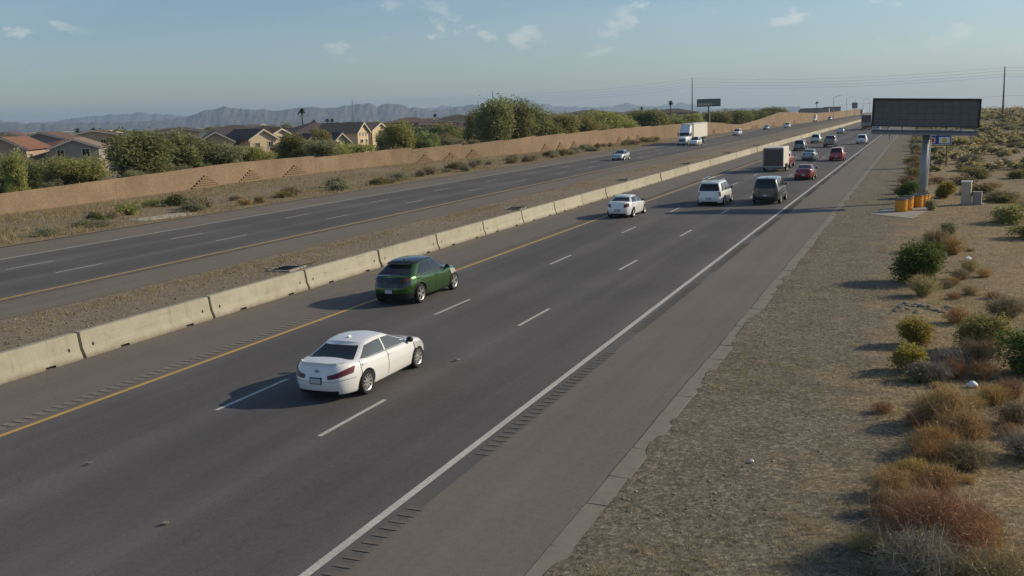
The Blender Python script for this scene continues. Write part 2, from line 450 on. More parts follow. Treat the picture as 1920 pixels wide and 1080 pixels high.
M['olivebush'] = leafmat('olive_bush_leaf', (0.18, 0.155, 0.060), (0.32, 0.27, 0.105))
M['redscrub'] = leafmat('red_scrub_twig', (0.29, 0.172, 0.088), (0.50, 0.315, 0.155), 0.15)
M['orangescrub'] = leafmat('orange_scrub_twig', (0.36, 0.225, 0.080), (0.56, 0.37, 0.145), 0.15)
M['greyscrub'] = leafmat('grey_scrub_twig', (0.23, 0.195, 0.155), (0.38, 0.335, 0.265), 0.1)
M['brownscrub'] = leafmat('brown_scrub_twig', (0.20, 0.155, 0.088), (0.36, 0.28, 0.16), 0.1)
M['bark'] = simple('bark', (0.10, 0.078, 0.055), 0.95, 0, 0.1, 0.3)
M['palm_leaf'] = leafmat('palm_leaf', (0.035, 0.055, 0.025), (0.075, 0.10, 0.04))
M['black'] = simple('black_plastic', (0.018, 0.018, 0.019), 0.55)
M['tyre'] = simple('tyre_rubber', (0.022, 0.022, 0.023), 0.85)
M['rim'] = simple('alloy_rim', (0.55, 0.55, 0.54), 0.32, 0.75)
M['darkrim'] = simple('dark_rim', (0.10, 0.10, 0.105), 0.4, 0.5)
M['glass'] = simple('tinted_glass', (0.020, 0.022, 0.024), 0.06, 0, 0.6, 0.05)
M['palereflect'] = simple('pale_reflection_glass', (0.10, 0.115, 0.11), 0.06, 0, 0.7, 0.05)  # paler base colour stands in for light reflected by the side windows
M['tail'] = simple('tail_light_lens', (0.11, 0.012, 0.013), 0.2, 0, 0.6)
M['lamp'] = simple('headlight_lens', (0.55, 0.56, 0.57), 0.15, 0.2, 0.6)
M['plate'] = simple('plate_metal', (0.46, 0.50, 0.55), 0.4)
M['plate_frame'] = simple('plate_frame', (0.03, 0.035, 0.04), 0.4)
M['steel'] = simple('galvanised_steel', (0.30, 0.33, 0.335), 0.5, 0.35)
M['pole_steel'] = simple('weathered_pole', (0.15, 0.145, 0.14), 0.7, 0.1)
M['sign_dark'] = simple('sign_face', (0.135, 0.132, 0.130), 0.55, 0, 0.35, 0.1, 2)
M['sign_case'] = simple('sign_case', (0.07, 0.073, 0.073), 0.5, 0.3)
M['walk'] = simple('walkway_metal', (0.22, 0.22, 0.25), 0.55, 0.4)
M['barrel'] = simple('barrel_plastic', (0.62, 0.27, 0.025), 0.45, 0, 0.4, 0.08)
M['lid'] = simple('barrel_lid', (0.03, 0.035, 0.038), 0.6)
M['cabinet'] = simple('cabinet_paint', (0.42, 0.39, 0.30), 0.55, 0.0)
M['cabinet_grey'] = simple('cabinet_grey', (0.30, 0.27, 0.26), 0.55, 0.0)
M['blue'] = simple('sign_blue', (0.020, 0.060, 0.26), 0.45)
M['signwhite'] = simple('sign_white', (0.72, 0.73, 0.72), 0.45)
M['signred'] = simple('sign_red', (0.55, 0.06, 0.05), 0.45)
M['signyellow'] = simple('sign_yellow', (0.60, 0.48, 0.10), 0.45)
M['bbgreen'] = simple('billboard_print', (0.10, 0.16, 0.15), 0.5, 0, 0.3, 0.5, 0.5)
M['trash'] = simple('white_plastic', (0.80, 0.80, 0.78), 0.5)
M['wood'] = simple('post_wood', (0.20, 0.15, 0.10), 0.85)

def carpaint(name, col, metal=0.0, rough=0.35):
    m = simple(name, col, rough, metal, 0.5, 0.02, 1.5, 1.0)
    return m
PAINT = {
    'white': carpaint('white_paint', (0.78, 0.78, 0.77)),
    'green': carpaint('green_paint', (0.034, 0.105, 0.016), 0.55, 0.25),
    'black': carpaint('black_paint', (0.018, 0.021, 0.022), 0.0, 0.3),
    'red': carpaint('red_paint', (0.36, 0.020, 0.025), 0.1),
    'darkred': carpaint('dark_red_paint', (0.26, 0.016, 0.018), 0.1),
    'silver': carpaint('silver_paint', (0.50, 0.52, 0.53), 0.5),
    'grey': carpaint('grey_paint', (0.14, 0.15, 0.155), 0.4),
    'teal': carpaint('pale_teal_paint', (0.30, 0.37, 0.37), 0.3),
    'tan': carpaint('tan_paint', (0.40, 0.35, 0.27), 0.2),
}
# ------------------------------------------------------------------ terrain and road geometry
def gcurve(Y): return Y * Y / (Y + 300.0) if Y > 0 else 0.0
def shift(Y): return -0.0029626 * gcurve(Y)
def smooth(t): t = min(1.0, max(0.0, t)); return t * t * (3 - 2 * t)
EB = ([-50, 64, 78, 95, 112, 140, 180, 215, 240, 280, 310, 355, 420, 470, 700, 3000],
      [-0.38, -0.38, -0.27, 0.0, 0.1, 0.2, 0.3, 0.37, 0.3, 0.05, 0.25, 0.4, 0.35, 0.25, 0.2, 0.0])
def gz(X, Y):
    Xc = min(60.0, max(-140.0, X))
    z = -0.0050061 * Xc - 0.0047745 * gcurve(Y) - 2.707e-5 * Xc * Xc
    az = math.atan2(X, max(Y, 1.0))
    z -= smooth((az + 0.45) / 0.35) * 0.006 * max(Y - 700.0, 0.0)
    if X < -51.4:
        k = smooth((-51.4 - X) / 22.0) * smooth((X + 400) / 200.0)
        z += float(np.interp(Y, *EB)) * k
    if X > 2:      # the desert right of the road lies in low swells
        k = smooth((X - 2) / 8) * smooth((Y - 45) / 40) * smooth((700 - Y) / 300)
        z += k * (0.22 * math.sin(X * 0.21 + Y * 0.045) + 0.25 * math.sin(Y * 0.031 - X * 0.05) + 1.9 * math.exp(-((X - 30) / 22) ** 2 - ((Y - 420) / 110) ** 2))
    return z
def rp(X, Y, h=0.0): return (X + shift(Y), Y, gz(X, Y) + h)
def heading(Y): return -math.atan((shift(Y + 1) - shift(Y - 1)) / 2.0)

ROWS = [-60, -30, -10] + list(np.arange(0, 160, 2.5)) + list(np.arange(160, 400, 6.0)) + list(np.arange(400, 900, 15.0)) + list(np.arange(900, 1500, 40.0))
FAR = [1500, 1800, 2200, 2700, 3400, 4300, 5600, 7500, 10000, 13000, 16500]
GCOLS = [-16500, -13500, -10000, -7000, -5000, -3500, -2500, -1800, -1300, -950, -700, -520, -400, -320, -250, -200, -170, -140, -120, -105, -95, -86, -80, -75, -70, -65, -60, -55,
         -51.4, -46.8, -35.9, -31.9, -24.2, -20.0, -8.35, -5.15, -1.5, 2, 4.5, 7, 10, 14, 18, 23, 28, 34, 42, 60, 100, 180, 300, 500, 900, 1600, 3000, 5500, 9000]
P = [[(x + shift(y) if abs(x) < 140 else x, y, gz(x, y)) for x in GCOLS] for y in ROWS + FAR]
g = MB().grid(P).obj('ground', M['plain'], smooth=True)
tag(g, 'flat desert plain reaching to the far mountains', kind='structure')

def sheet(name, x0, x1, mat, off, y0=-60, y1=1500, cols=None, parent=None, label=None):
    ys = [y for y in ROWS if y0 <= y <= y1]
    if not ys or ys[0] > y0: ys = [y0] + ys
    if ys[-1] < y1: ys.append(y1)
    xs = cols or [x0, x1]
    b = MB().grid([[rp(x, y, off) for x in xs] for y in ys])
    o = b.obj(name, mat, parent)
    if parent is None: tag(o, label, kind='structure')
    return o

road = sheet('road', -19.95, -8.35, M['lane'], 0.020, label='three dark asphalt lanes carrying traffic away from the camera')
far_road = sheet('far_road', -46.9, -35.68, M['far_lane'], 0.020, label='dark asphalt lanes of the oncoming roadway beyond the median')
sheet('road_shoulder', -8.35, -5.55, M['shoulder'], 0.020, label='brownish paved shoulder right of the white edge line')
sheet('road_shoulder', -24.6, -19.95, M['shoulder'], 0.020, label='brownish paved shoulder between yellow line and concrete barrier')
sheet('road_shoulder', -35.68, -31.9, M['far_shoulder'], 0.020, label='brownish paved shoulder between far yellow line and gravel median')
sheet('road_shoulder', -51.4, -46.9, M['far_shoulder'], 0.020, label='paved outer shoulder of the oncoming roadway')
sheet('median', -31.9, -24.6, M['median'], 0.012, label='gravel median strip behind the concrete barrier')
# worn wheel tracks etc. live in the lane material; the edge lines are paint films on the road
def line(x, w, mat, parent, y1=1400): return sheet('edge_line', x - w / 2, x + w / 2, mat, 0.027, -60, y1, parent=parent)
tag(line(-19.83, 0.16, M['yellow_line'], road), 'solid yellow edge line')
tag(line(-8.86, 0.17, M['white_line'], road), 'solid white edge line')
tag(line(-35.76, 0.17, M['yellow_line'], far_road), 'solid yellow edge line')
tag(line(-46.73, 0.15, M['white_line'], far_road), 'solid white edge line')
dash_me = MB().grid([[(-0.06, 0, 0), (0.06, 0, 0)], [(-0.06, 1.5, 0), (0.06, 1.5, 0)], [(-0.06, 3.05, 0), (0.06, 3.05, 0)]]).mesh('lane_dash', M['white_line'])
for X, y0, par in ((-16.172, 19.474 - 12.192, road), (-12.515, 18.469 - 12.192, road), (-43.08, 36.877 - 12.192, far_road), (-39.42, 36.543 - 12.192, far_road)):
    for i in range(50):
        Y = y0 + 12.192 * i
        sl = math.atan((gz(X, Y + 3) - gz(X, Y)) / 3)
        o = add('lane_dash', dash_me, par, rp(X, Y, 0.028), heading(Y)); o.rotation_euler.x = sl
# rumble strips: milled troughs, a row of shallow V grooves each
def rumble(x0, x1, y0, y1, mat, label, gap=None):
    b = MB()
    y = y0
    k = 0
    while y < y1:
        if gap is None or (k % gap[0]) < gap[1]:
            for a, c in ((0.0, 0.085), (0.085, 0.17)):
                h0, h1 = (0.031, 0.025) if a == 0 else (0.025, 0.031)
                b.poly([rp(x0, y + a, h0), rp(x1, y + a, h0), rp(x1, y + c, h1), rp(x0, y + c, h1)])
        y += 0.311; k += 1
    o = b.obj('rumble_strip', mat); tag(o, label, kind='stuff')
rumble(-20.53, -20.17, 6, 150, M['worn_groove'], 'row of milled grooves along the left of the yellow line')
rumble(-8.62, -8.28, 6, 150, M['groove'], 'row of milled grooves along the right of the white edge line', (40, 31))
rumble(-35.45, -35.15, 20, 150, M['groove'], 'row of milled grooves beside the far yellow line')

# low kerb of concrete slabs along the right shoulder
kerb = sheet('kerb', -5.56, -5.16, M['kerb'], 0.035, 92, 1400, label='pale concrete kerb strip along the edge of the right shoulder')
y = 5.0
while y < 92:
    L = random.uniform(1.25, 2.3)
    me = MB()
    w0, w1 = -5.56 + random.uniform(-0.02, 0.02), -5.14 + random.uniform(-0.05, 0.05)
    a, c = y + 0.012, min(y + L, 92) - 0.012
    h = 0.036 + random.uniform(-0.007, 0.007)
    j = random.uniform(-0.05, 0.05)
    v = [rp(w0, a, 0), rp(w1, a + j, 0), rp(w1, c, 0), rp(w0, c, 0), rp(w0 + .015, a, h), rp(w1 - .02, a + j, h - .012), rp(w1 - .02, c, h - .012), rp(w0 + .015, c, h)]
    for q in ((4, 5, 6, 7), (0, 1, 5, 4), (1, 2, 6, 5), (2, 3, 7, 6), (3, 0, 4, 7)): me.poly([v[i] for i in q])
    me.obj('slab', M['kerb'], kerb)
    y += L

# rough roadside: a finely broken sheet right of the kerb
def vnoise(seed, n=5, f0=0.5):
    r = np.random.default_rng(seed)
    ks = [(f0 * 1.9 ** i, r.uniform(0, 6.28, 4), r.uniform(-1, 1, 4)) for i in range(n)]
    def f(x, y):
        s = 0
        for i, (k, ph, an) in enumerate(ks):
            a = an * 3.1
            s += sum(math.sin(k * (x * math.cos(a[q]) + y * math.sin(a[q])) + ph[q]) for q in range(4)) * 0.5 ** i
        return s / 4
    return f
fn = vnoise(3, 5, 0.9)
xs = [-5.14 + 0.2 * i for i in range(19)] + [-1.3 + 0.25 * i for i in range(48)]
ys = list(np.arange(2, 48, 0.22)) + list(np.arange(48, 100, 0.7)) + list(np.arange(100, 330, 4.0))
P = [[(lambda q: (q[0], q[1], q[2] + 0.03 + max(0, 0.028 * fn(x, y) + 0.012) * min(1, (x + 5.14) / 0.6) * (1 if y < 100 else 0.3)))(rp(x, y)) for x in xs] for y in ys]
for row, y in zip(P, ys):      # gravel spilled irregularly over the kerb
    k = max(0.0, 0.16 * fn(2.0, y * 1.3) + 0.10 * fn(7.0, y * 4.0)) if y < 100 else 0
    q = rp(-5.16 - k, y, 0.018 if k < 0.02 else 0.043); row[0] = q
    if k > 0.02: row[1] = (row[1][0], row[1][1], max(row[1][2], rp(xs[1], y, 0.048)[2]))
tag(MB().grid(P).obj('roadside_ground', M['roadside'], smooth=True), 'gravel verge right of the kerb passing into straw coloured desert', kind='structure')
# pale dirt track crossing the desert on the right
trk = [(6, 118), (9, 128), (11.5, 142), (14, 160), (19, 185), (27, 215), (37, 250)]
tb = []
for i, (x, y) in enumerate(trk):
    tb.append([rp(x - 1.0, y, 0.10), rp(x, y, 0.11), rp(x + 1.0, y, 0.10)])
M['track'] = soil('track_dirt', ((0.25, 0.205, 0.145), (0.30, 0.245, 0.175), (0.34, 0.28, 0.20)), 0.2, 1.0)
tag(MB().grid(tb).obj('dirt_path', M['track']), 'pale dirt track winding through the desert scrub', kind='structure')

# wall line beyond the oncoming roadway
WALL = [(-76, 40), (-75.4, 64), (-74.5, 90), (-74.8, 104), (-73, 130), (-70, 142), (-65, 160), (-62, 200), (-60, 230), (-55.5, 256), (-52.5, 310), (-52, 354), (-48, 420), (-45, 470), (-44.5, 690), (-46, 800)]
WX = [p[0] for p in WALL]; WY = [p[1] for p in WALL]
def wall_x(Y): return float(np.interp(Y, WY, WX))
# dry grassy slope between the oncoming road and the wall
fv = vnoise(9, 5, 0.35)
ys = [y for y in ROWS if 0 <= y <= 900]
P = []
for y in ys:
    far = min(wall_x(max(40, min(800, y))) - 1.0, -51.6)
    row = []
    for k in range(15):
        x = -51.4 + (far + 51.4) * k / 14
        q = rp(x, y)
        row.append((q[0], q[1], q[2] + 0.05 + 0.05 * max(-0.5, fv(x, y)) * min(1, k / 2)))
    P.append(row)
tag(MB().grid(P).obj('verge_ground', M['verge'], smooth=True), 'dry grass slope between the oncoming road and the block wall', kind='structure')
# yards behind the wall
P = [[(lambda q: (q[0], q[1], q[2] + 0.03))(rp(wall_x(max(40, min(800, y))) - d, y)) for d in (0.4, 8, 20, 40, 70, 110, 170)] for y in [v for v in ROWS if 20 <= v <= 800]]
tag(MB().grid(P).obj('yard_ground', M['yard'], smooth=True), 'bare yards and streets of the housing estate behind the wall', kind='structure')

# ------------------------------------------------------------------ far mountains
def mountain(name, prof, D, depth, seed, label, base=-40):
    """prof: (azimuth deg, elevation deg); a ridge with gullied slopes at distance D"""
    az = np.array([p[0] for p in prof]); el = np.array([p[1] for p in prof])
    A = np.linspace(az[0], az[-1], 520)
    n1 = vnoise(seed, 5, 2.2); n2 = vnoise(seed + 1, 6, 1.2)
    rows = []
    for k in range(22):
        t = k / 21                    # 0 front foot, 0.5 crest, 1 back foot
        row = []
        for a in A:
            e = float(np.interp(a, az, el))
            top = CAM_H + math.tan(R(e)) * D * 1.0 + (D / 9000) * (7.0 * n1(a * 4.0, 0.3) + 7.0 * n2(a * 9.0, 2.3))
            foot = CAM_H - 0.003 * D
            u = 1 - abs(t - 0.5) * 2
            prof_h = u ** 1.15
            gully = 1 - 0.22 * abs(n2(a * 1.7 + 0.9 * math.sin(t * 7), t * 9.0)) * (1 - u) * u * 4
            z = foot + (top - foot) * prof_h * gully
            d = D + (t - 0.5) * depth + 120 * n1(a * 2.0, t * 5)
            if u > 0.97: d = D
            s, c = math.sin(R(a)), math.cos(R(a))
            row.append((s * d, c * d, z - (60 if k in (0, 21) else 0)))
        rows.append(row)
    o = MB().grid(rows).obj(name, M['mount'])
    tag(o, label, kind='structure')
RB = [(-56, 0.45), (-53, 0.5), (-50.34, 0.50), (-47.48, 0.29), (-44.45, 0.24), (-42.36, 0.22), (-40.47, 0.304), (-39.92, 0.398), (-39.07, 0.682), (-38.51, 0.806), (-37.94, 0.902), (-37.39, 0.8), (-36.56, 0.688), (-35.99, 0.699), (-35.29, 0.591), (-34.86, 0.606), (-34.28, 0.703), (-33.56, 0.738), (-32.98, 0.72), (-32.26, 0.638), (-31.37, 0.756), (-30.34, 0.84), (-29.99, 0.799), (-29.73, 0.645), (-29.02, 0.797), (-28.43, 0.72), (-27.99, 0.559), (-27.25, 0.446), (-26.51, 0.334), (-25.76, 0.368), (-25.16, 0.466), (-24.56, 0.534), (-24.11, 0.578), (-23.66, 0.475), (-22.92, 0.243), (-22.17, 0.12), (-17.98, -0.1), (-16, -0.3)]
RA = [(-56, 0.7), (-50.79, 0.643), (-48.92, 0.503), (-47.72, 0.33), (-46.47, 0.368), (-45.71, 0.478), (-44.68, 0.581), (-43.76, 0.662), (-42.85, 0.633), (-42.18, 0.751), (-41.65, 0.623), (-40.98, 0.602), (-40.18, 0.435), (-38.53, 0.466), (-32.85, 0.512), (-27.25, 0.417), (-26.5, 0.481), (-25.75, 0.603), (-25.31, 0.471), (-24.7, 0.569), (-23.96, 0.396), (-22.76, 0.415), (-22.31, 0.577), (-21.85, 0.768), (-21.4, 0.871), (-20.95, 0.65), (-20.36, 0.453), (-20.06, 0.443), (-19.47, 0.275), (-18.27, 0.205), (-17.08, 0.165), (-16.19, 0.252), (-15.71, 0.353), (-15.15, 0.187), (-14.12, 0.094), (-13.24, 0.18), (-12.65, 0.247), (-12.07, 0.111), (-11.2, -0.122), (-9.19, -0.276), (-6.38, -0.45)]
mountain('mountains', RB, 9000, 2600, 21, 'nearer row of craggy blue grey desert mountains')
mountain('mountains', RA, 14500, 3600, 33, 'paler farther mountains with a pointed peak on the horizon')

# ------------------------------------------------------------------ block wall with stepped panels and pyramid reliefs
def wallmat():
    m, b, N, Lk = base_mat('block_wall', 0.92, 0.15)
    tc = N.new("ShaderNodeUVMap"); tc.uv_map = 'wall'
    br = N.new("ShaderNodeTexBrick"); br.inputs['Scale'].default_value = 1.0
    br.inputs['Brick Width'].default_value = 0.406; br.inputs['Row Height'].default_value = 0.203
    br.inputs['Mortar Size'].default_value = 0.014; br.inputs['Mortar Smooth'].default_value = 0.2
    br.inputs['Color1'].default_value = (0.285, 0.208, 0.140, 1); br.inputs['Color2'].default_value = (0.255, 0.186, 0.125, 1)
    br.inputs['Mortar'].default_value = (0.175, 0.125, 0.082, 1)
    Lk.new(tc.outputs[0], br.inputs['Vector'])
    n1 = noise(N, Lk, 0.25, 5, 0.6, pos(N)); n2 = noise(N, Lk, 3.0, 5, 0.7, pos(N))
    c = mix(N, Lk, 1.0, br.outputs['Color'], ramp(N, Lk, n1, [(0.3, 0.82), (0.7, 1.14)]), 'MULTIPLY')
    mpw = N.new('ShaderNodeMapping'); mpw.inputs['Scale'].default_value = (1, 1, 0.15); Lk.new(pos(N), mpw.inputs[0])
    c = mix(N, Lk, ramp(N, Lk, noise(N, Lk, 0.9, 5, 0.7, mpw.outputs[0]), [(0.5, 0.0), (0.75, 0.4)]), c, (0.17, 0.125, 0.085))
    c = mix(N, Lk, 1.0, c, ramp(N, Lk, n2, [(0.3, 0.88), (0.7, 1.1)]), 'MULTIPLY')
    Lk.new(c, b.inputs['Base Color'])
    bump(N, Lk, b, br.outputs['Fac'], -0.6, 0.02)
    return m
M['wall'] = wallmat()
M['wallcap'] = simple('wall_cap_block', (0.27, 0.18, 0.105), 0.9)
M['relief'] = simple('relief_block', (0.25, 0.176, 0.112), 0.92, 0, 0.15, 0.2)
wall = empty('block_wall', (wall_x(40), 40, gz(wall_x(40), 40)), 0, 'long terracotta block wall with stepped top along the oncoming road', 'wall')
arc = [0.0]
for i in range(1, len(WALL)): arc.append(arc[-1] + math.hypot(WX[i] - WX[i - 1], WY[i] - WY[i - 1]))
def wall_pt(Y): return wall_x(Y), Y
def wall_s(Y): return float(np.interp(Y, WY, arc))
WORG = Vector(wall.location)
def panel(Y0, h0, Y1, h1):
    n = max(2, int((Y1 - Y0) / 4))
    t = 0.10
    front, back, uvs = [], [], []
    b = MB()
    for i in range(n + 1):
        f = i / n; Y = Y0 + (Y1 - Y0) * f
        x = wall_x(Y); dx = wall_x(Y + .5) - wall_x(Y - .5)
        nx, ny = 1 / math.hypot(1, dx), -dx / math.hypot(1, dx)
        z0 = gz(x, Y) - 0.25; z1 = gz(x, Y) + h0 + (h1 - h0) * f
        front.append(((x + nx * t, Y + ny * t), z0, z1, wall_s(Y))); back.append((x - nx * t, Y - ny * t))
    for i in range(n):
        (a, za0, za1, sa), (c, zc0, zc1, sc) = front[i], front[i + 1]
        A, Cc = back[i], back[i + 1]
        b.poly([(*a, za0), (*c, zc0), (*c, zc1), (*a, za1)]); uvs.append([(sa, 0), (sc, 0), (sc, zc1 - zc0), (sa, za1 - za0)])
        b.poly([(*Cc, zc0), (*A, za0), (*A, za1), (*Cc, zc1)]); uvs.append([(sc, 0), (sa, 0), (sa, za1 - za0), (sc, zc1 - zc0)])
        b.poly([(*a, za1), (*c, zc1), (*Cc, zc1), (*A, za1)], 1); uvs.append([(sa, 0.1), (sc, 0.1), (sc, 0.15), (sa, 0.15)])
    for e in (0, n):
        a, z0, z1, s = front[e]; A = back[e]
        q = [(*A, z0), (*a, z0), (*a, z1), (*A, z1)]
        b.poly(q if e == 0 else q[::-1]); uvs.append([(0, 0), (.2, 0), (.2, z1 - z0), (0, z1 - z0)])
    b.v = [tuple(Vector(v) - WORG) for v in b.v]
    me = b.mesh('wall_panel', [M['wall'], M['wallcap']])
    uv = me.uv_layers.new(name='wall')
    k = 0
    for q in uvs:
        for c in q: uv.data[k].uv = c; k += 1
    add('wall_panel', me, wall)
PAN = [(40, 1.62, 52, 1.72), (52.02, 1.74, 64, 1.85), (64.02, 1.84, 78, 2.12), (78.02, 2.12, 95.5, 2.38), (95.52, 2.36, 112.7, 2.28), (112.72, 2.04, 135.2, 2.31), (135.22, 2.05, 146.7, 2.37), (146.72, 2.10, 157, 2.6), (157.02, 2.45, 168.4, 2.93), (168.42, 2.72, 181.8, 2.98),
       (181.82, 2.80, 198, 3.12), (198.02, 2.95, 214.1, 3.22), (214.12, 3.05, 232, 3.25), (232.02, 3.1, 252, 3.4), (252.02, 3.3, 273, 3.48), (273.02, 3.3, 292, 2.7), (292.02, 2.5, 312, 1.9), (312.02, 1.85, 332, 2.4), (332.02, 2.4, 355, 3.15), (355.02, 3.2, 385, 4.95), (385.02, 4.9, 420, 4.6), (420.02, 4.4, 466, 3.75), (466.02, 3.7, 560, 3.65), (560.02, 3.6, 650, 3.7), (650.02, 3.7, 800, 4.7)]
for p in PAN: panel(*p)
# stepped pyramids of proud blocks
def pyramid(Y, courses, wmax):
    x = wall_x(Y); dx = (wall_x(Y + 1) - wall_x(Y - 1)) / 2
    yaw = -math.atan(dx)
    z0 = gz(x, Y) + 0.02
    cou = MB()
    for c in range(courses):
        w = wmax * (1 - c / courses)
        nb = max(1, round(w / 0.42))
        for k in range(nb):
            yc = (k - (nb - 1) / 2) * 0.425
            if c % 2 == 0: cou.cbox((0.15, yc, 0.11 + c * 0.235), (0.14 + 0.05, 0.405, 0.17))
            else: cou.cbox((0.145, yc, 0.11 + c * 0.235), (0.16, 0.405, 0.17))
    cou.obj('pyramid_relief', M['relief'], wall, tuple(Vector((x, Y, z0)) - WORG), yaw)
for Y, c, w in ((91.3, 6, 5.0), (99.8, 6, 5.0), (108.7, 6, 5.0), (138.2, 5, 3.6), (144.1, 5, 3.6), (149.4, 6, 3.8), (172.5, 6, 4.0), (179.3, 6, 4.0), (185.9, 6, 4.0), (211, 6, 4.2), (216.9, 6, 4.2), (223.3, 6, 4.2), (271, 6, 4.2), (280.1, 6, 4.2), (300.9, 4, 3.5), (305.7, 4, 3.5), (311.6, 4, 3.5), (334.5, 5, 4.2), (338.5, 5, 4.2), (342.7, 5, 4.2), (372.7, 6, 5), (392.7, 6, 5), (414.5, 6, 5)):
    pyramid(Y, c, w)

# ------------------------------------------------------------------ concrete median barrier
def barrier_mesh():
    L = 6.06
    prof = [(0.30, 0.0), (0.30, 0.075), (0.195, 0.31), (0.125, 0.795), (0.105, 0.815), (-0.105, 0.815), (-0.125, 0.795), (-0.195, 0.31), (-0.30, 0.075), (-0.30, 0.0)]
    st = [0, 0.03, 1.45, 1.47, 1.83, 1.85, 4.6, 4.62, 4.98, 5.0, L - 0.03, L]
    b = MB(); rows = []
    for y in st:
        k = 0.985 if y in (0, L) else 1
        rows.append([(x * k, y, z * (k if z > .1 else 1) + (0.085 if (1.47 <= y <= 1.83 or 4.62 <= y <= 4.98) and z < 0.01 else 0)) for x, z in prof])
    b.grid(rows, flip=True)
    b.poly(rows[0]); b.poly(rows[-1][::-1])
    me = b.mesh('barrier_body', [M['barrier']])
    return me
bar_me = barrier_mesh()
pk_me = []
for y in (0.42, 5.64):
    pts = [(0.1935 - 0.06 * math.sin(t) * 0.144, y + 0.045 * math.cos(t), 0.36 + 0.06 * math.sin(t)) for t in np.linspace(0, 2 * math.pi, 10)[:-1]]
    pk_me.append(MB().poly(pts).mesh('bolt_pocket', M['dark_hole']))  # flat disc; its dark colour stands in for shade inside the pocket
ORD = ['first', 'second', 'third', 'fourth', 'fifth', 'sixth', 'seventh', 'eighth', 'ninth', 'tenth', 'eleventh', 'twelfth', 'thirteenth', 'fourteenth']
BG = 'concrete median barrier sections'
y0 = 22.94 - 6.2 * 3
for i in range(96):
    Y = y0 + 6.2 * i + random.uniform(-0.015, 0.015)
    if Y > 600: break
    x = -24.15 + random.uniform(-0.025, 0.025)
    sl = math.atan((gz(x, Y + 6) - gz(x, Y)) / 6)
    if i < 2: continue
    if i == 2: lb = 'concrete barrier section cut off by the left edge of the photo'
    elif i < 3 + len(ORD): lb = ORD[i - 3] + ' whole concrete barrier section counting from the left edge of the photo'
    else: lb = 'pale concrete barrier section in the receding row along the median'
    e = empty('concrete_barrier', rp(x, Y, 0.018), heading(Y) + random.uniform(-0.002, 0.002), lb, 'barrier', BG)
    e.rotation_euler.x = sl
    add('barrier_body', bar_me, e)
    if Y < 140:
        for q in pk_me: add('bolt_pocket', q, e)

# drain inlets in the median gravel
for i in range(9):
    Y = 39.97 + 29.4 * i
    e = empty('drain_inlet', rp(-28.25, Y, 0.012), heading(Y) + 0.1, ('dark grated drain inlet in the median behind the green crossover' if i == 0 else 'dark grated drain inlet in the gravel median behind the barrier row'), 'drain', 'median drain inlets')
    b = MB()
    for s in (-1, 1):
        b.box(s * 0.55 - 0.08, s * 0.55 + 0.08, -0.85, 0.85, -0.05, 0.07)
        b.box(-0.47, 0.47, s * 0.77 - 0.08, s * 0.77 + 0.08, -0.05, 0.07)
    b.obj('concrete_rim', M['pad'], e)
    gq = MB().box(-0.47, 0.47, -0.69, 0.69, 0.0, 0.012, 0)
    for k in range(8): gq.box(-0.45, 0.45, -0.62 + k * 0.17, -0.57 + k * 0.17, 0.02, 0.085, 0)
    gq.obj('grate', M['black'], e)
    if i < 6:
        for k in range(7):
            a = random.uniform(0, 6.28); l = random.uniform(0.3, 0.9); cx, cy = random.uniform(-.6, .8), random.uniform(-1.1, 1.1)
            MB().tube([(cx, cy, 0.08), (cx + l * .5 * math.cos(a), cy + l * .5 * math.sin(a), 0.14), (cx + l * math.cos(a + .3), cy + l * math.sin(a + .3), 0.1 + random.uniform(0, .16))], [0.02, .018, .008], 5).obj('dead_branch', M['bark'], e)
# ------------------------------------------------------------------ vehicles
def ip(tab, x):
    return float(np.interp(x, [p[0] for p in tab], [p[1] for p in tab]))

def sip(tab, x):
    """smooth interpolation (averaged over a short window) of a profile"""
    return sum(ip(tab, x + d) for d in (-0.09, -0.045, 0, 0.045, 0.09)) / 5

def outline(nf, nr, N=18):
    r = []
    for xi in (0, 0.2, 0.4, 0.56, 0.68, 0.78, 0.86, 0.92): r.append(((1 - xi ** nf) ** (1 / nf), xi))
    e0 = r[-1][0]
    for k in range(1, N + 1):
        e = e0 * math.cos(math.pi / 2 * k / N) if k < N else 0.0
        r.append((e, (1 - abs(e) ** nf) ** (1 / nf)))
    s = []
    for xi in (0, 0.2, 0.4, 0.56, 0.68, 0.78, 0.86, 0.92): s.append((-((1 - xi ** nr) ** (1 / nr)), xi))
    e0 = -s[-1][0]
    for k in range(1, N):
        e = e0 * math.cos(math.pi / 2 * k / N)
        s.append((-e, (1 - abs(e) ** nr) ** (1 / nr)))
    return r + s[::-1]

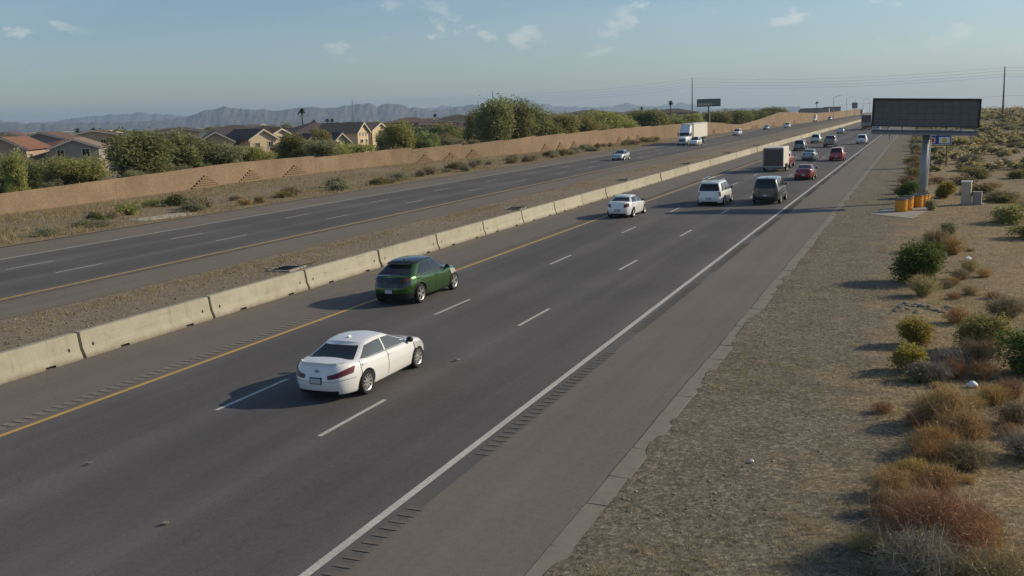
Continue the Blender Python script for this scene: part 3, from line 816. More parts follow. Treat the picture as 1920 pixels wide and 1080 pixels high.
class Shell:
    """a closed lofted shell: stacked plan outlines (rounded fronts and rears), crowned top"""
    def __init__(s, yr, yf, hw, zb, zt, nf, nr, crown):
        s.yr, s.yf, s.hw, s.zb, s.zt, s.nf, s.nr, s.crown = yr, yf, hw, zb, zt, nf, nr, crown
        s.out = outline(nf, nr)
    def at(s, t, eta, xi):
        a, c = ip(s.yr, t), ip(s.yf, t)
        m = (a + c) / 2; y = m + (c - a) / 2 * eta
        x = ip(s.hw, t) * xi
        zb = s.zb(y); z = zb + (s.zt(y) - zb) * t
        return Vector((x, y, z))
    def side(s, t, y, sgn=1):
        a, c = ip(s.yr, t), ip(s.yf, t)
        eta = max(-0.9999, min(0.9999, (y - (a + c) / 2) / ((c - a) / 2)))
        n = s.nf if eta > 0 else s.nr
        xi = (1 - abs(eta) ** n) ** (1 / n)
        p = s.at(t, eta, xi); p.x *= sgn; return p
    def end(s, t, xi, rear=True):
        n = s.nr if rear else s.nf
        e = (1 - min(0.9999, abs(xi)) ** n) ** (1 / n)
        return s.at(t, -e if rear else e, xi)
    def build(s, b, levels, m_side=0, m_top=0, cols=8, bottom=True):
        o = s.out; n = len(o)
        for sg in (1, -1):
            rows = [[(lambda p: (p.x * sg, p.y, p.z))(s.at(t, e, x)) for e, x in o] for t in levels]
            b.grid(rows, m_side, flip=(sg < 0))
        tl = levels[-1]
        rows = []
        for e, x in o:
            p = s.at(tl, e, x)
            rows.append([(p.x * f, p.y, p.z + s.crown * (1 - f * f)) for f in np.linspace(1, -1, cols + 1)])
        b.grid(rows, m_top)
        if bottom:
            rows = []
            for e, x in o:
                p = s.at(levels[0], e, x); rows.append([(p.x * f, p.y, p.z) for f in np.linspace(-1, 1, 3)])
            b.grid(rows, m_side)

def clean(me):
    bm = bmesh.new(); bm.from_mesh(me)
    bmesh.ops.remove_doubles(bm, verts=bm.verts, dist=1e-4)
    bmesh.ops.dissolve_degenerate(bm, dist=1e-4, edges=bm.edges)
    bmesh.ops.recalc_face_normals(bm, faces=bm.faces)
    bm.to_mesh(me); bm.free(); me.update(); return me

def boolean(me, cutters):
    o = bpy.data.objects.new('tmp', me); COL.objects.link(o)
    cs = []
    for c in cutters:
        q = bpy.data.objects.new('tmpc', c); COL.objects.link(q); cs.append(q)
        md = o.modifiers.new('b', 'BOOLEAN'); md.operation = 'DIFFERENCE'; md.object = q; md.solver = 'EXACT'
    dg = bpy.context.evaluated_depsgraph_get(); dg.update()
    r = bpy.data.meshes.new_from_object(o.evaluated_get(dg), preserve_all_data_layers=True, depsgraph=dg)
    for q in cs + [o]: bpy.data.objects.remove(q)
    return r

SPECS = {
 'sedan': dict(L=4.88, W=1.84, H=1.405, yr=-1.36, wb=2.825, R=0.335, zb=0.19,
    zt=[(-2.44, .90), (-2.3, .99), (-2.1, 1.02), (-1.6, 1.02), (-1.0, .985), (.5, .94), (1.0, .95), (1.5, .90), (2.0, .80), (2.3, .68), (2.44, .60)],
    dr=[(0, .10), (.25, .03), (.45, 0), (.62, .02), (.8, .08), (1, .16)], df=[(0, .12), (.3, 0), (.6, .06), (1, .2)],
    g=dict(yr=[(0, -2.02), (.5, -1.54), (1, -1.02)], yf=[(0, 1.50), (.5, .90), (1, .20)], hw=[(0, .82), (.35, .755), (.75, .65), (.93, .595), (1, .55)], n=6.5),
    win=[(-.24, 1.14, -.20, .24), (-1.56, -.31, -1.02, -.27)], quarter=None, nr=4.5, top=.865, rear=(.08, .90, .88), front=(.06, .92, .9),
    tail=dict(xi0=.36, y1=-1.88, lo=(.60, .68), hi=(.73, .90))),
 'compact_sedan': dict(L=4.64, W=1.80, H=1.435, yr=-1.33, wb=2.70, R=0.325, zb=0.20,
    zt=[(-2.32, .95), (-2.2, 1.04), (-1.95, 1.07), (-1.5, 1.06), (-1.0, 1.01), (.5, .95), (1.0, .95), (1.6, .88), (2.1, .74), (2.32, .6)],
    dr=[(0, .10), (.25, .02), (.5, 0), (.7, .03), (1, .12)], df=[(0, .12), (.3, 0), (.6, .06), (1, .2)],
    g=dict(yr=[(0, -1.95), (.5, -1.50), (1, -.98)], yf=[(0, 1.32), (.5, .8), (1, .2)], hw=[(0, .80), (.35, .74), (.75, .63), (.93, .57), (1, .52)], n=6.5),
    win=[(-.26, 1.0, -.22, .2), (-1.42, -.34, -.98, -.30)], quarter=None, nr=4.0, top=.87, rear=(.06, .90, .88), front=(.06, .92, .9),
    tail=dict(xi0=.50, y1=-1.95, lo=(.62, .66), hi=(.86, .92))),
 'crossover': dict(L=4.71, W=1.88, H=1.61, yr=-1.42, wb=2.98, R=0.37, zb=0.22,
    zt=[(-2.35, 1.0), (-2.2, 1.10), (-1.8, 1.13), (-1.2, 1.10), (-.6, 1.05), (.6, 1.0), (1.05, 1.04), (1.6, 1.0), (2.1, .88), (2.35, .70)],
    dr=[(0, .12), (.25, .02), (.5, 0), (.75, .05), (1, .14)], df=[(0, .12), (.3, 0), (.6, .05), (1, .2)],
    g=dict(yr=[(0, -2.12), (.5, -1.72), (1, -1.25)], yf=[(0, 1.38), (.5, .86), (1, .28)], hw=[(0, .84), (.35, .77), (.75, .66), (.93, .60), (1, .55)], n=6),
    win=[(-.15, 1.08, -.1, .30), (-1.55, -.22, -1.0, -.18)], quarter=None, nr=4.2, top=.87, rear=(.06, .78, .88), front=(.06, .92, .9),
    tail=dict(xi0=.50, y1=-2.02, lo=(.80, .82), hi=(.88, .91)), roof='black'),
 'suv': dict(L=4.65, W=1.86, H=1.70, yr=-1.34, wb=2.70, R=0.36, zb=0.23,
    zt=[(-2.32, 1.0), (-2.2, 1.08), (-1.2, 1.08), (.5, 1.03), (1.05, 1.06), (1.6, 1.03), (2.1, .93), (2.32, .75)],
    dr=[(0, .10), (.25, .0), (.5, 0), (1, .06)], df=[(0, .12), (.3, 0), (.6, .05), (1, .2)],
    g=dict(yr=[(0, -2.25), (.5, -2.12), (1, -1.88)], yf=[(0, 1.32), (.5, .88), (1, .36)], hw=[(0, .85), (.35, .79), (.75, .70), (.93, .65), (1, .60)], n=7),
    win=[(-.15, .98, -.1, .36), (-1.05, -.22, -1.02, -.18)], quarter=(-1.85, -1.15, -1.75, -1.12), rear=(.08, .86, .86), front=(.06, .92, .9),
    tail=dict(xi0=.72, y1=-2.1, lo=(.62, .66), hi=(.98, .96))),
 'minivan': dict(L=5.10, W=1.98, H=1.76, yr=-1.45, wb=3.05, R=0.35, zb=0.20,
    zt=[(-2.55, 1.0), (-2.4, 1.08), (-1.2, 1.07), (.8, 1.03), (1.35, 1.06), (1.9, .98), (2.35, .84), (2.55, .66)],
    dr=[(0, .08), (.25, 0), (.5, .0), (1, .05)], df=[(0, .12), (.3, 0), (.6, .06), (1, .25)],
    g=dict(yr=[(0, -2.47), (.5, -2.36), (1, -2.15)], yf=[(0, 1.75), (.5, 1.15), (1, .5)], hw=[(0, .91), (.35, .86), (.75, .78), (.93, .73), (1, .68)], n=8),
    win=[(.05, 1.2, .1, .55), (-1.15, -.05, -1.1, 0)], quarter=(-2.1, -1.25, -1.98, -1.2), rear=(.12, .86, .84), front=(.06, .92, .9),
    tail=dict(xi0=.84, y1=-2.4, lo=(.55, .58), hi=(.98, .98))),
 'big_suv': dict(L=5.25, W=2.04, H=1.93, nr=7.5, nf=6, top=.93, yr=-1.45, wb=3.02, R=0.40, zb=0.30,
    zt=[(-2.62, 1.15), (-2.5, 1.24), (-1.2, 1.24), (.8, 1.19), (1.2, 1.22), (1.8, 1.19), (2.35, 1.10), (2.62, .92)],
    dr=[(0, .06), (.2, 0), (1, .03)], df=[(0, .12), (.3, 0), (.6, .04), (1, .14)],
    g=dict(yr=[(0, -2.58), (.5, -2.48), (1, -2.28)], yf=[(0, 1.42), (.5, 1.05), (1, .58)], hw=[(0, .92), (.35, .87), (.75, .79), (.93, .75), (1, .70)], n=9),
    win=[(-.02, 1.05, .02, .58), (-1.05, -.10, -1.02, -.06)], quarter=(-2.2, -1.15, -2.12, -1.12), rear=(.12, .86, .84), front=(.06, .92, .9),
    tail=dict(xi0=.86, y1=-2.55, lo=(.50, .52), hi=(.97, .97))),
 'pickup': dict(L=5.85, W=2.04, H=1.95, yr=-1.75, wb=3.65, R=0.41, zb=0.36,
    zt=[(-2.93, 1.33), (-2.8, 1.36), (-1.0, 1.36), (.6, 1.26), (1.1, 1.30), (1.8, 1.26), (2.5, 1.18), (2.93, 1.02)],
    dr=[(0, .05), (.2, 0), (1, .03)], df=[(0, .12), (.3, 0), (.6, .04), (1, .12)],
    g=dict(yr=[(0, -1.02), (.5, -.98), (1, -.88)], yf=[(0, 1.55), (.5, 1.2), (1, .75)], hw=[(0, .90), (.35, .85), (.75, .77), (.93, .72), (1, .67)], n=8),
    win=[(.32, 1.25, .36, .78), (-.75, .24, -.70, .28)], quarter=None, rear=(.16, .86, .84), front=(.08, .92, .9),
    tail=dict(xi0=.86, y1=-2.85, lo=(.52, .54), hi=(.95, .95)), bed=True),
}
WHEEL = {}
def wheel_meshes(Rw, wd, spokes, rimmat):
    key = (Rw, wd, spokes, rimmat)
    if key in WHEEL: return WHEEL[key]
    rr = Rw * 0.70
    t = MB().lathe([(rr, -wd / 2 + .01), (Rw * .93, -wd / 2), (Rw, -wd / 2 + .03), (Rw, wd / 2 - .03), (Rw * .93, wd / 2), (rr, wd / 2 - .01), (rr * .97, wd / 2 - .05), (rr * .97, -wd / 2 + .05), (rr, -wd / 2 + .01)], 28, 'x')
    tm = t.mesh('tyre', M['tyre']); auto_smooth(tm)
    r = MB()
    for s in (1, -1):
        x = s * (wd / 2 - .012)
        r.lathe([(rr, x), (rr * .9, x - s * .012), (rr * .88, x - s * .05)], 28, 'x', m=0)
        r.lathe([(rr * .90, x - s * .07), (0.0, x - s * .07)], 28, 'x', m=1)
        r.lathe([(rr * .2, x - s * .02), (rr * .17, x - s * .008), (0.0, x - s * .006)], 14, 'x', m=0)
        for k in range(spokes):
            a = 2 * math.pi * k / spokes
            for da, w in (((-.16, .035), (.16, .035)) if spokes <= 7 else ((0, .04),)):
                c0, c1 = a, a + da
                p0 = Vector((x - s * .02, math.cos(c0) * rr * .15, math.sin(c0) * rr * .15)); p1 = Vector((x - s * .008, math.cos(c1) * rr * .91, math.sin(c1) * rr * .91))
                tdir = (p1 - p0).normalized(); q = tdir.cross(Vector((1, 0, 0))) * w * Rw / .34
                r.poly([p0 - q * .8, p0 + q * .8, p1 + q * .6, p1 - q * .6]); 
                dx = Vector((-s * .04, 0, 0))
                r.poly([p0 + q * .8, p0 + q * .8 + dx, p1 + q * .6 + dx, p1 + q * .6]); r.poly([p0 - q * .8, p1 - q * .6, p1 - q * .6 + dx, p0 - q * .8 + dx])
    rm = r.mesh('rim', [M[rimmat], M['black']])
    WHEEL[key] = (tm, rm); return WHEEL[key]

BODY = {}
def shells(sp):
    W2 = sp['W'] / 2; L = sp['L']
    ztf = lambda y: sip(sp['zt'], y)
    low = Shell([(t, -L / 2 + d) for t, d in sp['dr']], [(t, L / 2 - d) for t, d in sp['df']],
                [(0, W2 * .90), (.05, W2 * .93), (.2, W2 * .965), (.42, W2 * .99), (.60, W2), (.70, W2 * .985), (.86, W2 * .965), (.95, W2 * .93), (1, W2 * sp.get('top', .895))],
                lambda y: sp['zb'] + 0.05 * max(0, abs(y) - L * .38), ztf, sp.get('nf', 4.0), sp.get('nr', 4.6), 0.035)
    g = sp['g']
    m = (ip(g['yr'], 1) + ip(g['yf'], 1)) / 2; hl = (ip(g['yf'], 1) - ip(g['yr'], 1)) / 2
    ztop = lambda y: sp['H'] - 0.035 - 0.05 * min(4, ((y - m) / hl) ** 2) * (0.6 if y > m else 1.0)
    gh = Shell(g['yr'], g['yf'], g['hw'], lambda y: ztf(y) - 0.045, ztop, g['n'], g['n'], 0.035)
    return low, gh

def body_mesh(kind):
    if kind in BODY: return BODY[kind]
    sp = SPECS[kind]; low, gh = shells(sp)
    b = MB(); low.build(b, [0, .05, .12, .2, .31, .42, .52, .60, .70, .79, .86, .92, .965, 1.0])
    me = clean(b.mesh('body', [M['black'], M['black'], M['black']]))
    cut = []
    for y in (sp['yr'], sp['yr'] + sp['wb']):
        c = MB()
        prof = [(0.0, -1.5), (sp['R'] * 1.16, -1.5), (sp['R'] * 1.16, 1.5), (0.0, 1.5)]
        c.lathe(prof, 40, 'x', (0, y, sp['R'] * 1.02), 1)
        cm = clean(c.mesh('c', [M['black'], M['black'], M['black']])); cut.append(cm)
    if sp.get('bed'):
        c = MB().box(-.80, .80, -2.80, -1.12, .85, 2.2, 2)
        cut.append(clean(c.mesh('c', [M['black'], M['black'], M['black']])))
    try:
        r = boolean(me, cut)
        if len(r.polygons) < 300: r = me
    except Exception as ex:
        print('boolean failed', ex); r = me
    g = MB(); gh.build(g, [0, .12, .25, .4, .55, .7, .82, .91, .97, 1.0], 0, 0)
    gm = clean(g.mesh('cabin', [M['black'], M['black'], M['black']]))
    bm = bmesh.new(); bm.from_mesh(r); bm.from_mesh(gm)
    out = bpy.data.meshes.new('body'); bm.to_mesh(out); bm.free()
    for k in range(3): out.materials.append(M['black'])
    auto_smooth(out, 32)
    BODY[kind] = out
    return out

def patch(b, fn, n, k, m=0, flip=False):
    b.grid([[fn(i / n, j / k) for j in range(k + 1)] for i in range(n + 1)], m, flip)

def car(name, kind, X, Yc, paint, label, oncoming=False, detail=2, rim='rim', spokes=10, group=None, glass='glass', cat='car', rack=False, yawj=0.0, H=0.02):
    sp = SPECS[kind]; low, gh = shells(sp)
    h = heading(Yc) + (math.pi if oncoming else 0) + yawj
    sl = math.atan((gz(X, Yc + 2) - gz(X, Yc - 2)) / 4)
    e = empty(name, rp(X, Yc, H), h, label, cat, group)
    e.rotation_euler.x = -sl if oncoming else sl
    me = body_mesh(kind).copy()
    roofm = PAINT['black'] if sp.get('roof') == 'black' else PAINT[paint]
    me.materials.clear()
    for m_ in (PAINT[paint], M['black'], M['black']): me.materials.append(m_)
    body = add('body', me, e)
    G = M[glass]
    if sp.get('roof') == 'black':
        b = MB(); o = gh.out
        rows = []
        for ee, x in o:
            p = gh.at(1, ee, x); rows.append([(p.x * f * 1.02, p.y * 1.0, p.z + .006 + gh.crown * (1 - f * f)) for f in np.linspace(1, -1, 9)])
        b.grid(rows)
        for sg in (1, -1):
            patch(b, lambda i, j: tuple(gh.at(.88 + .125 * i, *o[int(j * (len(o) - 1))]) * 1 + Vector((0.006, 0, .004))) if sg > 0 else tuple((lambda p: Vector((-p.x - .006, p.y, p.z + .004)))(gh.at(.88 + .125 * i, *o[int(j * (len(o) - 1))]))), 2, len(o) - 1, 0, sg < 0)
        b.obj('roof', M['glass'], e, smooth=True)
    off = 0.006
    # side windows
    for sg in (1, -1):
        for w in sp['win'] + ([sp['quarter']] if sp.get('quarter') else []):
            b = MB(); y0b, y1b, y0t, y1t = w
            t0, t1 = (.13, .84)
            def fn(i, j):
                t = t0 + (t1 - t0) * i
                y = (y0b + (y0t - y0b) * i) * (1 - j) + (y1b + (y1t - y1b) * i) * j
                p = gh.side(t, y, sg); return (p.x + sg * off, p.y, p.z + .002)
            patch(b, fn, 5, 4, 0, sg < 0)
            wo = b.obj('side_window', M['palereflect'] if kind == 'sedan' else G, e, smooth=True)
            if detail > 1:
                q = MB()
                def tr(i, j):
                    y = y0b - .03 + (y1b - y0b + .06) * j; p = gh.side(t0 - .07 + .06 * i, y, sg); return (p.x + sg * (off + .004), p.y, p.z)
                patch(q, tr, 1, 4, 0, sg < 0); q.obj('window_trim', M['black'], wo)
    # windscreen and rear window
    for rear in (True, False):
        t0, t1, w = sp['rear'] if rear else sp['front']
        b = MB(); s_ = -1 if rear else 1
        def fn(i, j):
            t = t0 + (t1 - t0) * i; p = gh.end(t, (j * 2 - 1) * w * (1 - .06 * i), rear)
            return (p.x, p.y + s_ * .008, p.z + .006)
        patch(b, fn, 6, 10, 0, not rear)
        b.obj('rear_window' if rear else 'windscreen', G if rear else M['glass'], e, smooth=True)
    # lamps
    tl = sp['tail']
    for sg in (1, -1):
        b = MB()
        nn = low.nr; n = 18
        ph0 = math.asin(tl['xi0'] ** (nn / 2))
        ya, yb_ = ip(low.yr, .7), ip(low.yf, .7)
        et = min(.999, abs((tl['y1'] - (ya + yb_) / 2) / ((yb_ - ya) / 2)))
        ph1 = math.acos(et ** (nn / 2))
        def fn(i, j):
            ph = ph0 + (ph1 - ph0) * j
            lo_ = tl['lo'][0] + (tl['lo'][1] - tl['lo'][0]) * j; hi_ = tl['hi'][0] + (tl['hi'][1] - tl['hi'][0]) * j
            if j > .98: lo_ = hi_ - .02
            p = low.at(lo_ + (hi_ - lo_) * i, -math.cos(ph) ** (2 / nn), math.sin(ph) ** (2 / nn))
            k = smooth((ph - ph0) / (ph1 - ph0))
            return (sg * (p.x + .006 + .010 * k), p.y - .020 + .012 * k, p.z)
        patch(b, fn, 3, n, 0, sg > 0); b.obj('tail_light', M['tail'], e, smooth=True)
        b = MB(); nf_ = low.nf; hp0, hp1 = math.asin(.52 ** (nf_ / 2)), 1.28
        def fh(i, j):
            ph = hp0 + (hp1 - hp0) * j; t = .62 + (.20 + .06 * j) * i
            p = low.at(t, math.cos(ph) ** (2 / nf_), math.sin(ph) ** (2 / nf_))
            return (sg * (p.x + .012), p.y + .014, p.z)
        patch(b, fh, 4, 18, 0, sg < 0); b.obj('headlight', M['lamp'], e, smooth=True)
    # plate, bumper valance
    zp = sp['zb'] + (ip(sp['zt'], -sp['L'] / 2 + .1) - sp['zb']) * (.52 if kind in ('sedan',) else .40)
    tp = (zp - sp['zb']) / (sip(sp['zt'], -sp['L'] / 2 + .1) - sp['zb'])
    p = low.end(tp, 0)
    fr = MB().box(-.17, .17, p.y - .022, p.y + .02, zp - .09, zp + .09).obj('licence_plate', M['plate_frame'], e)
    MB().box(-.150, .150, p.y - .026, p.y - .0225, zp - .07, zp + .07).obj('plate_face', M['plate'], fr)
    for rear in (True, False):
        b = MB(); s_ = -1 if rear else 1
        def fn(i, j):
            t = .0 + (.13 if rear else .3) * i; q = low.end(t, (j * 2 - 1) * (.66 if rear else .72), rear); return (q.x, q.y + s_ * .010, q.z)
        patch(b, fn, 3, 8, 0, not rear); b.obj('rear_valance' if rear else 'grille', M['black'], e)
    # wheels
    wd = 0.22 if kind != 'pickup' else .27
    tm, rm = wheel_meshes(sp['R'], wd, spokes, rim)
    for y in (sp['yr'], sp['yr'] + sp['wb']):
        for sg in (1, -1):
            x = sg * (sp['W'] / 2 * .985 - wd / 2 - .01)
            w = add('wheel', tm, e, (x, y, sp['R'])); w.rotation_euler = (random.uniform(0, 1.2), 0, 0)
            add('rim', rm, w)
    # mirrors
    for sg in (1, -1):
        y = sp['win'][0][1] - .18
        p = gh.side(.10, y, sg)
        b = MB(); b.lathe([(0.0, -.10), (.06, -.085), (.085, -.02), (.08, .05), (.05, .085), (0, .09)], 10, 'x', (p.x + sg * .13, y, p.z + .05))
        b.tube([(p.x - sg * .02, y, p.z - .01), (p.x + sg * .1, y, p.z + .02)], .025, 6)
        mo = b.obj('mirror', M['black'] if paint != 'red' else PAINT[paint], e, smooth=True)
    if detail > 1:
        # door seams, handles, sill
        for sg in (1, -1):
            b = MB()
            ys = [sp['win'][1][0] - .06, (sp['win'][0][0] + sp['win'][1][1]) / 2, sp['win'][0][1] + .10]
            for y in ys:
                def fn(i, j):
                    q = low.side(.14 + .83 * i, y + (j - .5) * .014, sg); return (q.x + sg * .009, q.y, q.z)
                patch(b, fn, 24, 1, 0, sg < 0)
            b.obj('door_seam', M['dark_hole'], e)
            for y in (sp['win'][0][0] + .10, sp['win'][1][0] + .10):
                q = low.side(.84, y, sg)
                MB().box(q.x - .01, q.x + sg * .028, y - .1, y + .1, q.z - .016, q.z + .016).obj('door_handle', PAINT[paint], e)
            b = MB()
            def fs(i, j):
                q = low.side(.0 + .075 * i, sp['yr'] + sp['R'] * 1.2 + j * (sp['wb'] - sp['R'] * 2.4), sg); return (q.x + sg * .006, q.y, q.z)
            patch(b, fs, 2, 6, 0, sg < 0); b.obj('sill', M['black'] if kind == 'crossover' else PAINT[paint], e)
        # roof fin
        y = ip(sp['g']['yr'], 1) + .28
        z = gh.zt(y) + gh.crown
        b = MB()
        b.grid([[(-.03, y - .02, z - .01), (0, y - .05, z + .07), (.03, y - .02, z - .01)], [(-.03, y + .12, z - .01), (0, y + .04, z + .055), (.03, y + .12, z - .01)], [(-.004, y + .2, z - .01), (0, y + .2, z - .004), (.004, y + .2, z - .01)]])
        b.obj('antenna_fin', M['black'] if kind == 'crossover' else PAINT[paint], e)
        if kind == 'sedan':
            b = MB()       # boot lid lip, badge
            def fl(i, j):
                q = low.end(1, (j * 2 - 1) * .80); return (q.x, q.y - .02 + .16 * i, q.z + .012 + (.03 if i < .5 else .0) + .028 * (1 - (j * 2 - 1) ** 2))
            patch(b, fl, 2, 10, 0)
            def fl2(i, j):
                q = low.end(1, (j * 2 - 1) * .80); return (q.x, q.y - .02, q.z + .042 + .028 * (1 - (j * 2 - 1) ** 2) - .06 * i)
            patch(b, fl2, 1, 10, 0, True)
            b.obj('boot_lip', PAINT[paint], e)
            q = low.end(.83, 0)
            b = MB()
            for rx, rz, oz in ((.062, .042, 0), (.020, .040, 0), (.042, .016, .012)):
                b.tube([(rx * math.cos(t_), q.y - .012, q.z + oz + rz * math.sin(t_)) for t_ in np.linspace(0, 2 * math.pi, 21)], .006, 5, 0, False)
            b.obj('badge', M['steel'], e)
            def bl(i, j):
                q = low.end(.50 + .012 * i, (j * 2 - 1) * .93); return (q.x, q.y - .010, q.z)
            b = MB(); patch(b, bl, 1, 30); b.obj('bumper_seam', M['dark_hole'], e)
        if kind == 'crossover':
            b = MB()
            def cl_(i, j):
                q = low.end(.0 + .26 * i, (j * 2 - 1) * .93); return (q.x, q.y - .016, q.z)
            patch(b, cl_, 5, 40, 0, False); b.obj('rear_cladding', M['black'], e)
            b = MB()
            def pn(i, j):
                q = low.end(.56 + .42 * i, (j * 2 - 1) * .84); return (q.x, q.y - .013, q.z)
            patch(b, pn, 8, 40, 0, False); b.obj('tail_shade_panel', M['glass'], e)  # black tail panel, widened to stand in for shade on the green hatch
            for sg in (1, -1):
                for yy in (sp['yr'], sp['yr'] + sp['wb']):
                    b = MB(); R0, R1 = sp['R'] * 1.15, sp['R'] * 1.30; row = []
                    for a_ in np.linspace(-.25, math.pi + .25, 20):
                        r_ = []
                        for rr_ in (R0, R1):
                            y_ = yy + rr_ * math.cos(a_); z_ = sp['R'] * 1.02 + rr_ * math.sin(a_)
                            zb_, zt_ = low.zb(y_), low.zt(y_); t_ = min(1, max(0, (z_ - zb_) / (zt_ - zb_)))
                            q = low.side(t_, y_, sg); r_.append((q.x + sg * .012, y_, max(z_, zb_ - .03)))
                        row.append(r_)
                    b.grid(row, 0, sg > 0); b.obj('wheel_arch_trim', M['black'], e)
            b = MB()
            def sp_(i, j):
                q = gh.end(.86 + .10 * i, (j * 2 - 1) * .86); return (q.x, q.y - .16 + .12 * i, q.z + .035)
            patch(b, sp_, 2, 8); b.obj('spoiler', M['black'], e)
    if rack:
        b = MB(); z = sp['H'] + .06
        for sg in (1, -1):
            b.tube([(sg * .62, -1.9, z - .10), (sg * .62, -1.75, z), (sg * .62, .2, z), (sg * .62, .35, z - .09)], .022, 6)
        for y in (-1.55, -.7, .05): b.tube([(-.66, y, z + .01), (.66, y, z + .01)], .02, 6)
        b.obj('roof_rack', M['steel'], e)
        lo = MB()
        for x in (-.58, -.20): lo.tube([(x, -2.1, z + .10), (x, .75, z + .10)], .03, 6)
        for k in range(9): lo.tube([(-.58, -2.0 + k * .32, z + .10), (-.20, -2.0 + k * .32, z + .10)], .018, 6)
        # the ladder lies on the rack: a thing of its own
        l = lo.obj('ladder', M['steel'], None, e.location, h); l.rotation_euler.x = sl
        tag(l, 'aluminium ladder lying on the roof rack of the white minivan', 'ladder')
    return e

# traffic going away
e = car('sedan_car', 'sedan', -14.09, 23.25, 'white', 'white sedan nearest the camera, in the middle lane', spokes=10)
e.scale.z = .95
car('crossover_car', 'crossover', -18.62, 35.1, 'green', 'metallic green crossover with black roof in the left lane', rim='rim', spokes=5)
car('sedan_car', 'compact_sedan', -18.62, 65.9, 'white', 'white compact sedan in the left lane beside the barrier, third car ahead', rim='rim', spokes=10, yawj=-0.01)
car('minivan', 'minivan', -14.35, 75.0, 'white', 'white minivan with roof rack and ladder in the middle lane', rack=True, cat='van')
car('suv_car', 'big_suv', -10.55, 76.4, 'black', 'large boxy black sport utility car in the right lane, beside the white minivan', rim='rim', spokes=6, rack=False)
car('sedan_car', 'compact_sedan', -10.5, 100.3, 'darkred', 'dark red sedan in the right lane beyond the black sport utility car', detail=1)
car('sedan_car', 'compact_sedan', -13.6, 134.8, 'teal', 'pale silver sedan in the middle lane right of the cargo trailer', detail=1)
car('suv_car', 'suv', -10.1, 133.5, 'red', 'bright red sport utility car in the right lane beyond the dark red sedan', detail=1)
car('suv_car', 'suv', -18.0, 164.3, 'grey', 'dark grey sport utility car hugging the left lane beyond the cargo trailer', detail=1)
car('suv_car', 'suv', -18.6, 196.0, 'silver', 'pale silver sport utility car in the left lane beyond the dark grey one', detail=1)
car('pickup_truck', 'pickup', -14.5, 176.5, 'grey', 'dark grey pickup truck in the middle lane, between silver and white sport utility cars', detail=1, cat='truck')
car('suv_car', 'suv', -10.1, 188, 'white', 'white sport utility car alone in the right lane far ahead', detail=1)
car('sedan_car', 'compact_sedan', -18.7, 257, 'silver', 'small silver sedan far ahead in the left lane', detail=1)
car('sedan_car', 'compact_sedan', -10.7, 264, 'grey', 'small grey sedan just under the left end of the message sign', detail=1)
car('minivan', 'minivan', -10.7, 402, 'white', 'tiny white van peeking out left of the message sign', detail=1, cat='van')
# oncoming traffic
car('sedan_car', 'compact_sedan', -40.3, 140.2, 'silver', 'silver white sedan nearest among the oncoming cars', True, detail=1)
car('suv_car', 'suv', -40.5, 192.5, 'white', 'white car running beside the oncoming white semi truck', True, detail=1)
car('suv_car', 'suv', -43.8, 259, 'white', 'white oncoming car next behind the white semi truck', True, detail=1)
car('sedan_car', 'compact_sedan', -44.9, 318, 'teal', 'pale oncoming sedan in the outer lane, half lost before the brown verge', True, detail=1)
car('suv_car', 'suv', -41.2, 339, 'white', 'small white oncoming car ahead of the distant white box truck', True, detail=1)
car('suv_car', 'suv', -41.3, 500, 'silver', 'tiny silver oncoming car behind the distant white box truck', True, detail=1)

def truck_wheels(e, ys, xs, Rw=0.5, wd=.28):
    tm, rm = wheel_meshes(Rw, wd, 6, 'rim')
    for y in ys:
        for x in xs:
            w = add('wheel', tm, e, (x, y, Rw)); add('rim', rm, w)

def box_body(b, x, y0, y1, z0, z1, r=0.10):
    """box with rounded long top edges"""
    pr = [(x, z0), (x, z1 - r)] + [(x - r + r * math.cos(a), z1 - r + r * math.sin(a)) for a in np.linspace(0.2, math.pi / 2, 5)]
    pr = pr + [(-q[0], q[1]) for q in pr[::-1]]
    b.grid([[(p[0], y0, p[1]) for p in pr], [(p[0], y1, p[1]) for p in pr]])
    b.poly([(p[0], y0, p[1]) for p in pr]); b.poly([(p[0], y1, p[1]) for p in pr][::-1])
    b.poly([(-x, y0, z0), (-x, y1, z0), (x, y1, z0), (x, y0, z0)])

